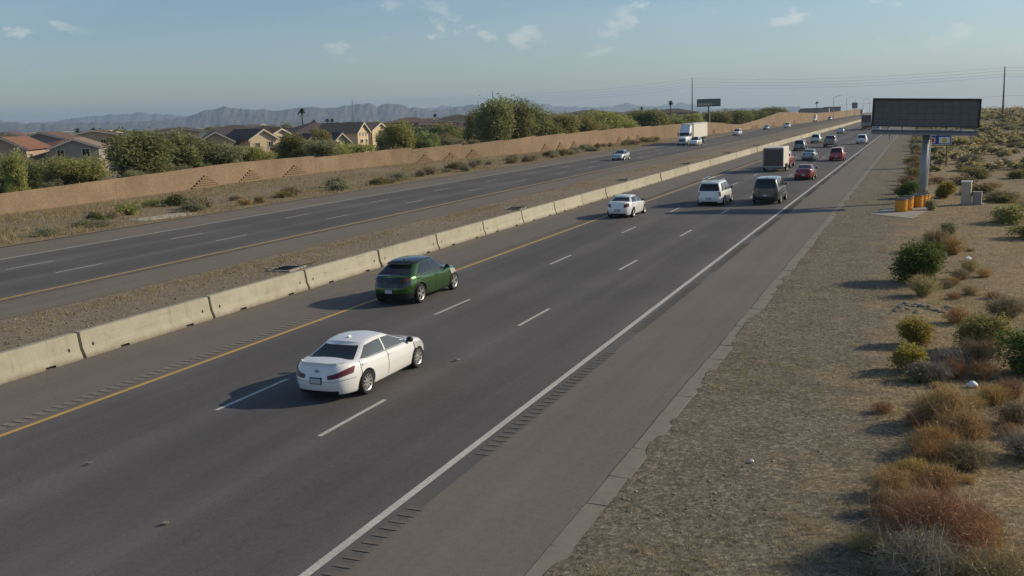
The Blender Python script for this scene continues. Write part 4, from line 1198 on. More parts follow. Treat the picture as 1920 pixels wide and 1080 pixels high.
def box_truck(X, Yc, label, cab_paint, box_mat, oncoming=False, Lb=4.6, Hb=3.05, dark_rear=True):
    h = heading(Yc) + (math.pi if oncoming else 0)
    e = empty('box_truck', rp(X, Yc, .02), h, label, 'truck')
    bb = MB(); box_body(bb, 1.08, -Lb / 2 - 1.0, Lb / 2 - 1.0, .75, Hb)
    bo = bb.obj('cargo_box', box_mat, e)
    yb = -Lb / 2 - 1.0
    d = MB(); d.box(-.98, .98, yb - .025, yb - .003, .85, Hb - .16)
    do = d.obj('rear_door', M['box_door'] if dark_rear else box_mat, e)
    s = MB()
    for k in range(7): s.box(-.96, .96, yb - .032, yb - .026, 1.12 + k * .26, 1.125 + k * .26 + .015)
    s.obj('door_rib', M['black'], do)
    fr = MB()
    fr.box(-1.09, -.985, yb - .04, yb - .002, .75, Hb - .05); fr.box(.985, 1.09, yb - .04, yb - .002, .75, Hb - .05); fr.box(-.985, .985, yb - .04, yb - .002, Hb - .16, Hb - .04)
    fr.box(-1.05, 1.05, yb - .22, yb - .03, .52, .66)
    fr.obj('rear_frame', M['signwhite'], e)
    for sg in (1, -1): MB().box(sg * .93 - .10, sg * .93 + .10, yb - .03, yb - .005, .66, .745).obj('tail_light', M['tail'], e)
    ch = MB().box(-.45, .45, -Lb / 2 - .9, Lb / 2 + 1.6, .5, .74); ch.obj('chassis', M['black'], e)
    y0 = Lb / 2 - .92
    sp = dict(yr=[(0, y0), (1, y0)], yf=[(0, y0 + 2.5), (.5, y0 + 2.6), (1, y0 + 2.4)], hw=[(0, .92), (.3, 1.0), (.7, 1.0), (1, .93)])
    lw = Shell(sp['yr'], sp['yf'], sp['hw'], lambda y: .45, lambda y: sip([(y0, 1.4), (y0 + 1.3, 1.4), (y0 + 1.7, 1.35), (y0 + 2.6, 1.1)], y), 4.5, 9, .03)
    gs = Shell([(0, y0 + .02), (1, y0 + .05)], [(0, y0 + 1.75), (1, y0 + 1.05)], [(0, .93), (.5, .86), (.9, .76), (1, .70)], lambda y: 1.33, lambda y: 2.1, 6, 9, .03)
    b = MB(); lw.build(b, [0, .1, .3, .6, .85, .95, 1]); gs.build(b, [0, .2, .4, .6, .8, .93, 1])
    me = clean(b.mesh('cab', [PAINT[cab_paint]])); auto_smooth(me); add('cab', me, e)
    for sg in (1, -1):
        q = MB(); patch(q, lambda i, j: (lambda p: (p.x + sg * .01, p.y, p.z))(gs.side(.1 + .72 * i, y0 + .35 + (1.15 - .45 * i) * j, sg)), 4, 4, 0, sg < 0); q.obj('side_window', M['glass'], e)
        MB().box(sg * 1.06, sg * 1.22, y0 + 1.35, y0 + 1.43, 1.45, 1.8).obj('mirror', M['black'], e)
    q = MB(); patch(q, lambda i, j: (lambda p: (p.x, p.y + .012, p.z + .004))(gs.end(.08 + .8 * i, (j * 2 - 1) * .88, False)), 5, 8, 0, True); q.obj('windscreen', M['glass'], e)
    q = MB(); patch(q, lambda i, j: (lambda p: (p.x, p.y + .012, p.z))(lw.end(.2 + .4 * i, (j * 2 - 1) * .6, False)), 3, 8, 0, True); q.obj('grille', M['black'], e)
    truck_wheels(e, (-Lb / 2 + .4, y0 + 1.75), (-.82, .82), .40, .26)
    return e
M['box_door'] = simple('box_door_dark', (0.105, 0.080, 0.077), 0.5)
M['box_grey'] = simple('box_grey', (0.24, 0.22, 0.21), 0.5)
M['box_white'] = simple('box_white', (0.62, 0.60, 0.52), 0.5)
X, Yc = -15.0, 113.2
e = empty('cargo_trailer', rp(X, Yc, .02), heading(Yc), 'pale enclosed cargo trailer with dark rear door towed by the red pickup', 'trailer')
b = MB(); box_body(b, 1.06, -2.3, 2.3, .50, 2.60, .12); b.obj('cargo_box', M['box_white'], e)
do = MB().box(-.96, .96, -2.325, -2.303, .62, 2.40).obj('rear_door', M['box_door'], e)
b = MB()
for k in range(5): b.box(-.95, .95, -2.332, -2.326, .95 + k * .3, .965 + k * .3)
b.obj('door_rib', M['black'], do)
b = MB(); b.box(-1.07, -.965, -2.34, -2.302, .5, 2.48); b.box(.965, 1.07, -2.34, -2.302, .5, 2.48); b.box(-.965, .965, -2.34, -2.302, 2.405, 2.5); b.box(-.965, .965, -2.40, -2.302, .42, .56)
b.obj('rear_frame', M['box_grey'], e)
for sg in (1, -1): MB().box(sg * 1.015 - .04, sg * 1.015 + .04, -2.36, -2.342, .62, .80).obj('tail_light', M['tail'], e)
b = MB(); b.tube([(-.6, 2.3, .5), (0, 3.3, .48)], .05, 6); b.tube([(.6, 2.3, .5), (0, 3.3, .48)], .05, 6); b.obj('drawbar', M['black'], e)
for sg in (1, -1): MB().box(sg * 1.07, sg * 1.22, -1.2, .7, .74, .80).obj('mudguard', M['black'], e)
truck_wheels(e, (-.65, .2), (-1.14, 1.14), .34, .2)
car('pickup_truck', 'pickup', -14.95, 119.4, 'red', 'red pickup truck towing the pale cargo trailer in the middle lane', detail=1, cat='truck', spokes=6)
box_truck(-44.9, 462, 'distant white oncoming box truck on the outer lane before the wall', 'white', M['box_white'], True)
box_truck(-44.9, 655, 'tiny oncoming box truck with reddish cab below the street lamps', 'darkred', M['box_white'], True)

def semi(X, Yf, label, paint='white', Lt=13.5, trailer=M['box_white'], oncoming=True):
    """tractor with sleeper and a long box trailer; Yf is where the nose is"""
    s = -1 if oncoming else 1
    h = heading(Yf) + (math.pi if oncoming else 0)
    e = empty('semi_truck', rp(X, Yf - s * 3.4, .02), h, label, 'truck')
    lw = Shell([(0, -3.2), (1, -3.2)], [(0, 3.4), (.4, 3.4), (1, 3.15)], [(0, 1.02), (.3, 1.08), (.8, 1.02), (1, .93)], lambda y: .45, lambda y: sip([(-3.3, 1.15), (-.2, 1.15), (0.2, 1.75), (1.8, 1.72), (3.0, 1.45), (3.4, 1.3)], y), 4, 10, .06)
    gs = Shell([(0, -1.1), (1, -1.1)], [(0, 1.75), (.42, 1.25), (.62, .75), (1, -.25)], [(0, 1.08), (.5, 1.10), (.9, 1.06), (1, .98)], lambda y: 1.1, lambda y: 3.85, 6, 12, .05)
    b = MB(); lw.build(b, [0, .1, .3, .6, .85, .95, 1]); gs.build(b, [0, .15, .3, .45, .6, .75, .88, .96, 1])
    me = clean(b.mesh('tractor_cab', [PAINT[paint]])); auto_smooth(me); add('tractor_cab', me, e)
    q = MB(); patch(q, lambda i, j: (lambda p: (p.x, p.y + .02, p.z + .01))(gs.end(.22 + .24 * i, (j * 2 - 1) * .9, False)), 4, 8, 0, True); q.obj('windscreen', M['glass'], e)
    q = MB(); patch(q, lambda i, j: (lambda p: (p.x, p.y + .02, p.z))(lw.end(.30 + .5 * i, (j * 2 - 1) * .55, False)), 3, 8, 0, True); q.obj('grille', M['darkrim'], e)
    MB().box(-1.08, 1.08, 3.32, 3.5, .42, .72).obj('bumper', M['rim'], e)
    for sg in (1, -1):
        q = MB(); patch(q, lambda i, j: (lambda p: (p.x + sg * .01, p.y, p.z))(gs.side(.24 + .2 * i, .25 + .85 * j - .3 * i, sg)), 3, 3, 0, sg < 0); q.obj('side_window', M['glass'], e)
        MB().box(sg * 1.2, sg * 1.38, .95, 1.05, 1.75, 2.4).obj('mirror', M['black'], e)
        q = MB(); patch(q, lambda i, j: (lambda p: (sg * p.x, p.y + .015, p.z))(lw.end(.55 + .25 * i, .68 + .26 * j, False)), 2, 4, 0, sg < 0); q.obj('headlight', M['lamp'], e)
        MB().box(sg * .85, sg * 1.1, -2.2, -.9, .5, 1.05).obj('fuel_tank', M['rim'], e)
    truck_wheels(e, (2.2, -1.9, -3.05), (-.92, .92), .52, .30)
    t = empty('box_trailer', tuple(Vector(rp(X, Yf - s * 3.4, .02))), h)
    b = MB(); box_body(b, 1.28, -1.55 - Lt, -1.55, 1.15, 4.05, .05)
    b.obj('trailer_box', trailer, t)
    b = MB()
    for sg in (1, -1):
        b.box(sg * 1.283 - .004, sg * 1.283 + .012, -1.55 - Lt, -1.55, 1.15, 1.30); b.box(sg * 1.283 - .004, sg * 1.283 + .012, -1.55 - Lt, -1.55, 3.93, 4.0)
    b.obj('side_rail', M['rim'], t)
    b = MB()
    for sg in (1, -1): b.box(sg * .75 - .05, sg * .75 + .05, -4.9, -4.8, .12, 1.148)
    b.obj('landing_leg', M['steel'], t)
    MB().box(-.5, .5, -1.55 - Lt + .4, -1.55 - Lt + 3.4, .75, 1.145).obj('bogie', M['black'], t)
    truck_wheels(t, (-Lt - .2, -Lt + 1.05), (-.95, .95), .52, .32)
    return e, t
e, t = semi(-43.5, 194, 'white semi truck tractor leading the white trailer among oncoming traffic')
tag(t, 'long white box trailer behind the oncoming white semi tractor', 'trailer')
e, t = semi(-44.8, 820, 'tiny far semi truck tractor cresting the horizon on the oncoming road', 'grey', trailer=M['box_white'])
tag(t, 'tiny far box trailer cresting the horizon on the oncoming road', 'trailer')
e, t = semi(-14.5, 304, 'grey semi tractor pulling a dark ended trailer far ahead in the middle lane', 'grey', 12.0, M['cabinet_grey'], False)
tag(t, 'grey trailer with dark rear doors left of the message sign', 'trailer')
MB().box(-1.15, 1.15, -13.60, -13.56, 2.1, 3.95).obj('rear_door', M['box_door'], t)
MB().box(-1.2, 1.2, -13.75, -13.56, .62, .75).obj('rear_bumper', M['signred'], t)
# ------------------------------------------------------------------ plants
def leaf_cloud(blobs, n, size, seed, aspect=1.8, shell=0.55, up=0.35, droop=0.0):
    """many small leaf quads spread through the volume of overlapping blobs (cx, cy, cz, rx, ry, rz)"""
    r = np.random.default_rng(seed)
    B = np.array(blobs, float)
    B[:, 3:6] *= r.uniform(.8, 1.2, (len(B), 3))
    w = (B[:, 3] * B[:, 4] * B[:, 5]) ** 0.72; w /= w.sum()
    idx = r.choice(len(B), n, p=w)
    d = r.normal(size=(n, 3)); d /= np.linalg.norm(d, axis=1)[:, None]
    rad = (shell + (1 - shell) * r.random(n)) ** 0.8 * (1 + 0.20 * r.normal(size=n))
    C = B[idx, :3] + d * B[idx, 3:6] * rad[:, None]
    # sub clumps: pull leaves to twig ends
    nt = max(20, n // 22)
    ti = r.integers(0, n, nt); tw = C[ti]
    near = r.integers(0, nt, n)
    same = idx[ti][near] == idx
    k = (r.random(n) < 0.55) & same
    C[k] = tw[near[k]] + r.normal(size=(k.sum(), 3)) * size * 2.4
    a = r.normal(size=(n, 3)); a[:, 2] = a[:, 2] * 0.6 - droop; a /= np.linalg.norm(a, axis=1)[:, None]
    b = np.cross(a, r.normal(size=(n, 3)) + [0, 0, up]); b /= (np.linalg.norm(b, axis=1)[:, None] + 1e-9)
    s = size * (0.6 + 0.8 * r.random(n))[:, None]
    a = a * s * aspect / 2; b = b * s / 2
    V = np.stack([C - a, C + b * .9, C + a, C - b * .9], 1).reshape(-1, 3)
    V[:, 2] = np.maximum(V[:, 2], 0.02)
    return V, np.arange(4 * n).reshape(-1, 4)

def twig_cloud(n, rad, hgt, seed, w=0.012, spread=1.0, curl=0.25, base=0.25):
    """dry bush: curved twigs that fan out from a low base, each with short side twigs"""
    r = np.random.default_rng(seed)
    V, F = [], []
    def blade(p0, p1, p2, w0):
        d = (p2 - p0); q = np.cross(d, r.normal(size=3)); q = q / (np.linalg.norm(q) + 1e-9) * w0
        i = len(V)
        V.extend([p0 - q, p0 + q, p1 + q * .8, p1 - q * .8, p2 + q * .3, p2 - q * .3])
        F.append((i, i + 1, i + 2, i + 3)); F.append((i + 3, i + 2, i + 4, i + 5))
    for _ in range(n):
        th = r.random() * 6.283; k = r.random() ** .6 * spread
        p0 = np.array([math.cos(th) * rad * base * r.random(), math.sin(th) * rad * base * r.random(), 0.0])
        el = math.sqrt(max(0.02, 1 - (k * .92) ** 2))
        L = 0.6 + 0.5 * r.random()
        p2 = np.array([math.cos(th) * rad * k * L, math.sin(th) * rad * k * L, hgt * el * L + .02])
        p1 = (p0 + p2) / 2 + np.array([0, 0, hgt * curl * r.random()]) + r.normal(size=3) * rad * .06
        blade(p0, p1, p2, w)
        for _ in range(3):
            f = .4 + .6 * r.random(); q0 = p1 * (1 - f) + p2 * f
            q2 = q0 + r.normal(size=3) * rad * .16 + np.array([0, 0, hgt * .08])
            q2[2] = max(.02, q2[2]); blade(q0, (q0 + q2) / 2, q2, w * .7)
    return np.array(V), np.array(F)

def tree_parts(blobs, seed, h0=0.9, r0=0.16):
    r = random.Random(seed); b = MB()
    top = max(q[2] for q in blobs)
    cx = sum(q[0] for q in blobs) / len(blobs); cy = sum(q[1] for q in blobs) / len(blobs)
    k = Vector((cx * .15, cy * .15, h0))
    b.tube([(0, 0, -.3), (0.05, .03, h0 * .5), tuple(k)], [r0 * 1.25, r0, r0 * .9], 8)
    for q in blobs:
        c = Vector(q[:3]); m = k.lerp(c, .5) + Vector((r.uniform(-.2, .2), r.uniform(-.2, .2), -.1))
        b.tube([tuple(k), tuple(m), tuple(c)], [r0 * .6, r0 * .4, r0 * .12], 6)
        for _ in range(3):
            d = Vector((r.uniform(-1, 1) * q[3], r.uniform(-1, 1) * q[4], r.uniform(-.3, .9) * q[5])) * .75
            b.tube([tuple(m.lerp(c, .5)), tuple(c + d)], [r0 * .22, r0 * .05], 5)
    return b

def blobset(seed, R_, H, n, low=0.25, flat=0.6):
    r = random.Random(seed); out = []
    for i in range(n):
        a = 2 * math.pi * i / n + r.uniform(-.5, .5); d = R_ * r.uniform(.25, .62) if i else 0
        z = H * r.uniform(low + .15, .78) if i else H * .72
        rr = R_ * r.uniform(.34, .56)
        rz = min(rr * r.uniform(flat, flat + .3), H - z if H - z > .3 else .3, z * .95)
        out.append((math.cos(a) * d, math.sin(a) * d, z, rr, rr * r.uniform(.8, 1.15), max(.25, rz)))
    return out

# unit tree shapes (height 6, radius 3): the crown meshes are shared by copies of the same kind
KIND = {}
def make_kind(key, n_var, mat, n, size, blobs_n, low, flat, aspect=2.0, droop=0.0, trunk=.14):
    L = []
    for v in range(n_var):
        sd = sum(map(ord, key)) * 10 + v
        bl = blobset(sd, 3.0, 6.0, blobs_n, low, flat)
        V, F = leaf_cloud(bl, n, size, sd, aspect, .45, .35, droop)
        cm = np_mesh('crown', V, F, M[mat])
        tm = tree_parts(bl, sd, 1.0, trunk).mesh('trunk', M['bark'], True)
        L.append((tm, cm))
    KIND[key] = L
make_kind('M', 4, 'mesquite', 9500, 0.14, 20, .10, .7, 2.6)
make_kind('P', 4, 'paloverde', 8500, 0.12, 18, .07, .65, 3.4)
make_kind('G', 3, 'greyleaf', 7000, 0.12, 16, .06, .65, 3.2)
make_kind('F', 3, 'mesquite', 900, 0.50, 9, .10, .75, 1.5)
make_kind('Y', 2, 'paloverde', 900, 0.48, 9, .10, .7, 1.5)
TG = 'trees behind the block wall'
def tree(X, Y, rad, hgt, kind, label, group=TG, name=None):
    v = random.choice(KIND[kind])
    e = empty(name or {'M': 'mesquite_tree', 'P': 'palo_verde_tree', 'G': 'desert_tree', 'F': 'desert_tree', 'Y': 'palo_verde_tree'}[kind], (X, Y, gz(X, Y)), random.uniform(0, 6.28), label, 'tree', group)
    k = rad / 3.0 * 1.08
    e.scale = (k, k, hgt / 6.0 * 1.04)
    add('trunk', v[0], e); add('crown', v[1], e)
    return e
TREES = [(-79.3, 70.1, 1.35, 5.45, 'P', 'bright green tree behind the wall at the left edge'), (-80.5, 76.2, 1.7, 4.5, 'P', 'yellow green low tree left of the grey gabled house'), (-77.3, 77.9, 2.8, 4.46, 'P', 'wide yellow green palo verde against the wall below the grey gabled house'),
 (-80.4, 87.9, 3.5, 6.88, 'M', 'left one of the two big dark mesquites behind the wall'), (-82.0, 95.9, 3.6, 7.04, 'M', 'right one of the two big dark mesquites behind the wall'), (-79.7, 99.3, 2.1, 5.52, 'M', 'dark green tree just right of the two big mesquites'),
 (-77.2, 100.4, 2.6, 4.79, 'G', 'grey green hazy tree below the large hipped roof'), (-76.9, 104.4, 2.1, 4.4, 'P', 'yellow green bush tree left of the cream gabled house'), (-76.6, 105.8, 2.0, 3.6, 'P', 'low bright green tree below the cream gabled house'),
 (-83.1, 121.6, 2.1, 6.01, 'M', 'slim dark tree between the cream house and the long roof'), (-90.0, 139.3, 1.7, 5.76, 'P', 'small leafy tree in front of the long dark roof'), (-78.1, 120.9, 2.8, 4.4, 'G', 'olive grey tree in front of the two small gables'),
 (-76.0, 122.9, 3.7, 3.7, 'P', 'low broad yellow green tree right of the slim dark tree'), (-75.5, 128.6, 3.5, 3.4, 'P', 'low broad yellow green tree under the sunlit bay window'), (-77.0, 140.7, 2.8, 6.39, 'P', 'round light green palo verde right of the sunlit house'),
 (-74.5, 144.9, 2.8, 5.07, 'M', 'dark bushy tree right of the round palo verde'), (-76.7, 156.7, 3.2, 5.74, 'M', 'olive tree above the small sunlit house front'), (-71.5, 150.5, 2.8, 3.4, 'G', 'greyish scrubby tree below the small sunlit house front'),
 (-80.0, 177.2, 2.6, 7.83, 'M', 'dark tree left behind the tallest tree'), (-70.9, 166.0, 4.1, 9.69, 'M', 'tallest dark tree behind the wall'), (-70.1, 174.2, 4.2, 9.5, 'M', 'tall dark tree touching the tallest one on its right'), (-68.5, 182.0, 3.2, 7.95, 'M', 'dark sloping tree right of the two tallest trees'),
 (-65.9, 183.3, 3.8, 5.2, 'M', 'low dark bushy tree in front of the sloping tree'), (-66.5, 191.8, 3.8, 6.88, 'P', 'first palo verde right of the group of tall dark trees'), (-66.3, 203.1, 3.9, 6.43, 'P', 'second palo verde right of the group of tall dark trees'), (-64.2, 209.8, 3.3, 5.2, 'P', 'low palo verde left of the large one behind the wall'),
 (-64.6, 222.3, 5.1, 7.24, 'P', 'large palo verde left of the semi truck behind the wall'), (-62.4, 229.8, 3.1, 5.1, 'P', 'low palo verde in front of the large one'), (-64.4, 247.8, 5.6, 7.45, 'M', 'large dark tree behind the wall above the semi truck'), (-59.9, 249.9, 3.4, 5.4, 'P', 'small yellow green tree above the semi truck cab'),
 (-60.2, 260.6, 3.6, 6.1, 'M', 'dark tree behind the wall left of the tall power pole'), (-57.7, 275.1, 3.4, 6.2, 'P', 'light green tree beside the tall power pole'), (-58.6, 308.3, 4.8, 6.4, 'M', 'dark tree below the billboard'), (-59.2, 349.4, 6.0, 6.5, 'M', 'broad tree right of the billboard'), (-61.3, 397.8, 5.2, 5.9, 'M', 'broad tree before the raised part of the wall'), (-62.6, 466.7, 7.0, 6.9, 'M', 'distant dark trees above the raised part of the wall')]
for x, y, a, h_, k, lb in TREES: tree(min(x, wall_x(y) - a * 1.28 - .3), y, a, h_, k, lb)
r = random.Random(15)
for i in range(30):
    Y = r.uniform(75, 300); a = r.uniform(1.5, 2.7); x = wall_x(Y) - a * 1.35 - r.uniform(1, 20)
    tree(x, Y, a, r.uniform(3.4, 5.0), r.choice('PPGGM'), 'feathery olive garden tree among those filling the yards behind the wall', 'garden trees behind the wall')
# understorey along the wall foot and in the yards
r = random.Random(5)
for i in range(46):
    Y = r.uniform(58, 300); a = r.uniform(.9, 1.8); x = wall_x(Y) - a * 1.35 - r.uniform(.4, 7)
    tree(x, Y, a, r.uniform(1.6, 2.9), r.choice('PGGM'), 'low rounded shrub peeping over the block wall', 'shrubs behind the wall', 'garden_shrub')
for i in range(70):
    a = R(r.uniform(-50, -9)); D = r.uniform(170, 520)
    if -30 < math.degrees(a) and D < 230: D += 120
    X, Y = D * math.sin(a), D * math.cos(a)
    if X > wall_x(min(800, max(40, Y))) - 25: X = wall_x(min(800, max(40, Y))) - r.uniform(25, 60)
    tree(X, Y, r.uniform(1.6, 3.4), r.uniform(3.2, 5.6), r.choice('FFFY'), 'small street tree among the roofs of the housing estate', 'trees among the houses')
for i in range(120):
    a = R(r.uniform(-50.5, -3.5)); D = r.uniform(600, 1400)
    X, Y = D * math.sin(a), D * math.cos(a)
    if X > -62: continue
    tree(X, Y, r.uniform(4, 9), r.uniform(4.0, 6.6), r.choice('FFFY'), 'distant dark tree in the line below the mountains', 'distant tree line')

def palm(X, Y, hgt, label):
    e = empty('palm_tree', (X, Y, gz(X, Y)), random.uniform(0, 6), label, 'tree')
    MB().tube([(0, 0, -.2), (.06, 0, hgt * .5), (.1, .05, hgt - .3)], [.2, .15, .16], 8).obj('trunk', M['bark'], e, smooth=True)
    b = MB(); rr = random.Random(int(X * 7))
    for k in range(30):
        a = rr.uniform(0, 6.28); el = rr.uniform(-.7, 1.0); L = rr.uniform(1.0, 1.5)
        p0 = Vector((.1, .05, hgt - .3)); d = Vector((math.cos(a) * math.cos(el), math.sin(a) * math.cos(el), math.sin(el)))
        side = d.cross(Vector((0, 0, 1))).normalized()
        pts = [p0, p0 + d * L * .5 + Vector((0, 0, .08)), p0 + d * L + Vector((0, 0, -.25 * L))]
        for i2 in range(2):
            w0, w1 = (.10, .28) if i2 == 0 else (.28, .03)
            b.poly([pts[i2] - side * w0, pts[i2] + side * w0, pts[i2 + 1] + side * w1, pts[i2 + 1] - side * w1])
    b.obj('crown', M['palm_leaf'], e)
palm(-76.1, 321.1, 9.2, 'dark palm standing left of the tall power pole')
palm(-144.7, 216.0, 9.4, 'slender palm rising above the long dark roof')
for i, (u, D, h) in enumerate(((-45.4, 330, 6.6), (-44.6, 300, 6.4), (-33.2, 420, 7.2), (-32.5, 430, 7.4), (-32.2, 415, 7.4), (-26.5, 480, 8.2), (-14.9, 520, 8.6), (-5.5, 600, 9.0))):
    palm(D * math.sin(R(u)), D * math.cos(R(u)), h, ('left of the two far palms before the left mountains', 'right of the two far palms before the left mountains', 'left of three far palms above roofs below the craggy range', 'middle of three far palms above roofs below the craggy range', 'right of three far palms above roofs below the craggy range', 'far palm left of the tallest tree', 'far palm on the skyline left of the billboard', 'far palm on the skyline right of the billboard')[i])

# ------------------------------------------------------------------ houses
def stucco(name, c): return simple(name, c, 0.9, 0, 0.1, 0.06, 0.8)
M['st_cream'] = stucco('cream_stucco', (0.62, 0.50, 0.33)); M['st_grey'] = stucco('grey_stucco', (0.30, 0.265, 0.235)); M['st_tan'] = stucco('tan_stucco', (0.44, 0.345, 0.235)); M['st_pink'] = stucco('rose_stucco', (0.38, 0.29, 0.235))
def tilemat(name, c):
    m, b, N, Lk = base_mat(name, 0.85, 0.2)
    tc = objco(N)
    w = N.new("ShaderNodeTexWave"); w.wave_type = 'BANDS'; w.bands_direction = 'Z'; w.inputs['Scale'].default_value = 2.6; w.inputs['Distortion'].default_value = 0.3
    Lk.new(tc, w.inputs[0])
    f = noise(N, Lk, 2.2, 5, 0.7, tc)
    cc = ramp(N, Lk, f, [(0.3, tuple(x * .72 for x in c)), (0.7, tuple(x * 1.25 for x in c))])
    cc = mix(N, Lk, 1.0, cc, ramp(N, Lk, w.outputs['Fac'], [(0.0, 0.72), (0.35, 1.05)]), 'MULTIPLY')
    Lk.new(cc, b.inputs['Base Color']); bump(N, Lk, b, w.outputs['Fac'], 0.6, 0.05)
    return m
M['tile_brown'] = tilemat('brown_roof_tile', (0.165, 0.115, 0.092)); M['tile_red'] = tilemat('red_roof_tile', (0.235, 0.125, 0.082)); M['tile_dark'] = tilemat('dark_roof_tile', (0.115, 0.095, 0.090)); M['tile_tan'] = tilemat('tan_roof_tile', (0.27, 0.205, 0.150)); M['tile_teal'] = tilemat('grey_green_roof_tile', (0.14, 0.16, 0.155))
M['trim'] = simple('white_trim', (0.58, 0.54, 0.46), 0.7)
def house(X, Y, w, d, eave, ridge, face, wallm, roofm, kind, label, wins=(), swins=(), over=0.45, name='house'):
    """face: direction (deg, compass from +Y towards +X) that the front gable looks to; width w along the front, depth d behind it"""
    e = empty(name, (X, Y, gz(X, Y)), -R(face) + math.pi, label, 'house')   # local -Y is the front
    b = MB(); x = w / 2
    if kind == 'gable':
        b.poly([(-x, 0, -1), (x, 0, -1), (x, 0, eave), (0, 0, ridge), (-x, 0, eave)])
        b.poly([(x, d, -1), (-x, d, -1), (-x, d, eave), (0, d, ridge), (x, d, eave)])
        b.poly([(x, 0, -1), (x, d, -1), (x, d, eave), (x, 0, eave)]); b.poly([(-x, d, -1), (-x, 0, -1), (-x, 0, eave), (-x, d, eave)])
    else:
        b.box(-x, x, 0, d, -1, eave)
    b.obj('wall', M[wallm], e)
    rf = MB(); t = .16
    if kind == 'gable':
        s = (ridge - eave) / x; xo = x + over; zo = eave - s * over
        for sg in (1, -1):
            P0 = [(0, -over, ridge), (sg * xo, -over, zo), (sg * xo, d + over, zo), (0, d + over, ridge)]
            P1 = [(p[0], p[1], p[2] + t) for p in P0]
            rf.poly(P1 if sg < 0 else P1[::-1]); rf.poly(P0)
            for i in range(4): rf.poly([P0[i], P0[(i + 1) % 4], P1[(i + 1) % 4], P1[i]])
    else:
        xo, y0, y1 = x + over, -over, d + over; zo = eave - .12
        if w >= d: A, B_ = (-(w - d) / 2 - .01, d / 2, ridge), ((w - d) / 2 + .01, d / 2, ridge)
        else: A, B_ = (0, w / 2, ridge), (0, d - w / 2, ridge)
        c = [(-xo, y0, zo), (xo, y0, zo), (xo, y1, zo), (-xo, y1, zo)]
        if w >= d: faces = [(c[0], c[1], B_, A), (c[1], c[2], B_), (c[2], c[3], A, B_), (c[3], c[0], A)]
        else: faces = [(c[0], c[1], A), (c[1], c[2], B_, A), (c[2], c[3], B_), (c[3], c[0], A, B_)]
        for f in faces: rf.poly(f)
        rf.poly([(p[0], p[1], zo - .15) for p in c][::-1])
        for i in range(4):
            a, q = c[i], c[(i + 1) % 4]; rf.poly([(a[0], a[1], zo - .15), (q[0], q[1], zo - .15), q, a])
    ro = rf.obj('roof', M[roofm], e)
    if kind == 'gable':
        bg = MB(); s = (ridge - eave) / x
        for sg in (1, -1):
            xo = x + over; zo = eave - s * over
            bg.poly([(0, -over - .02, ridge - .16), (sg * xo, -over - .02, zo - .16), (sg * xo, -over - .02, zo + .1), (0, -over - .02, ridge + .1)][::sg])
        bg.obj('barge_board', M['trim'], ro)
    def window(M4, ww, hh):
        f = MB()
        for s in (1, -1):
            f.box(s * ww / 2 - .05, s * ww / 2 + .05, -.06, -.003, -hh / 2 - .05, hh / 2 + .05); f.box(-ww / 2 + .05, ww / 2 - .05, -.055, -.003, s * hh / 2 - .05, s * hh / 2 + .05)
        f.box(-.025, .025, -.05, -.004, -hh / 2 + .05, hh / 2 - .05)
        o = f.obj('window', M['trim'], e); o.matrix_local = M4
        MB().box(-ww / 2 + .02, ww / 2 - .02, -.03, -.002, -hh / 2 + .02, hh / 2 - .02).obj('pane', M['glass'], o)
    for wx, wz, ww, hh in wins: window(Matrix.Translation((wx, 0, wz)), ww, hh)
    for wy, wz, ww, hh, sg in swins: window(Matrix.Translation((sg * x, wy, wz)) @ Matrix.Rotation(sg * math.pi / 2, 4, 'Z'), ww, hh)
    return e
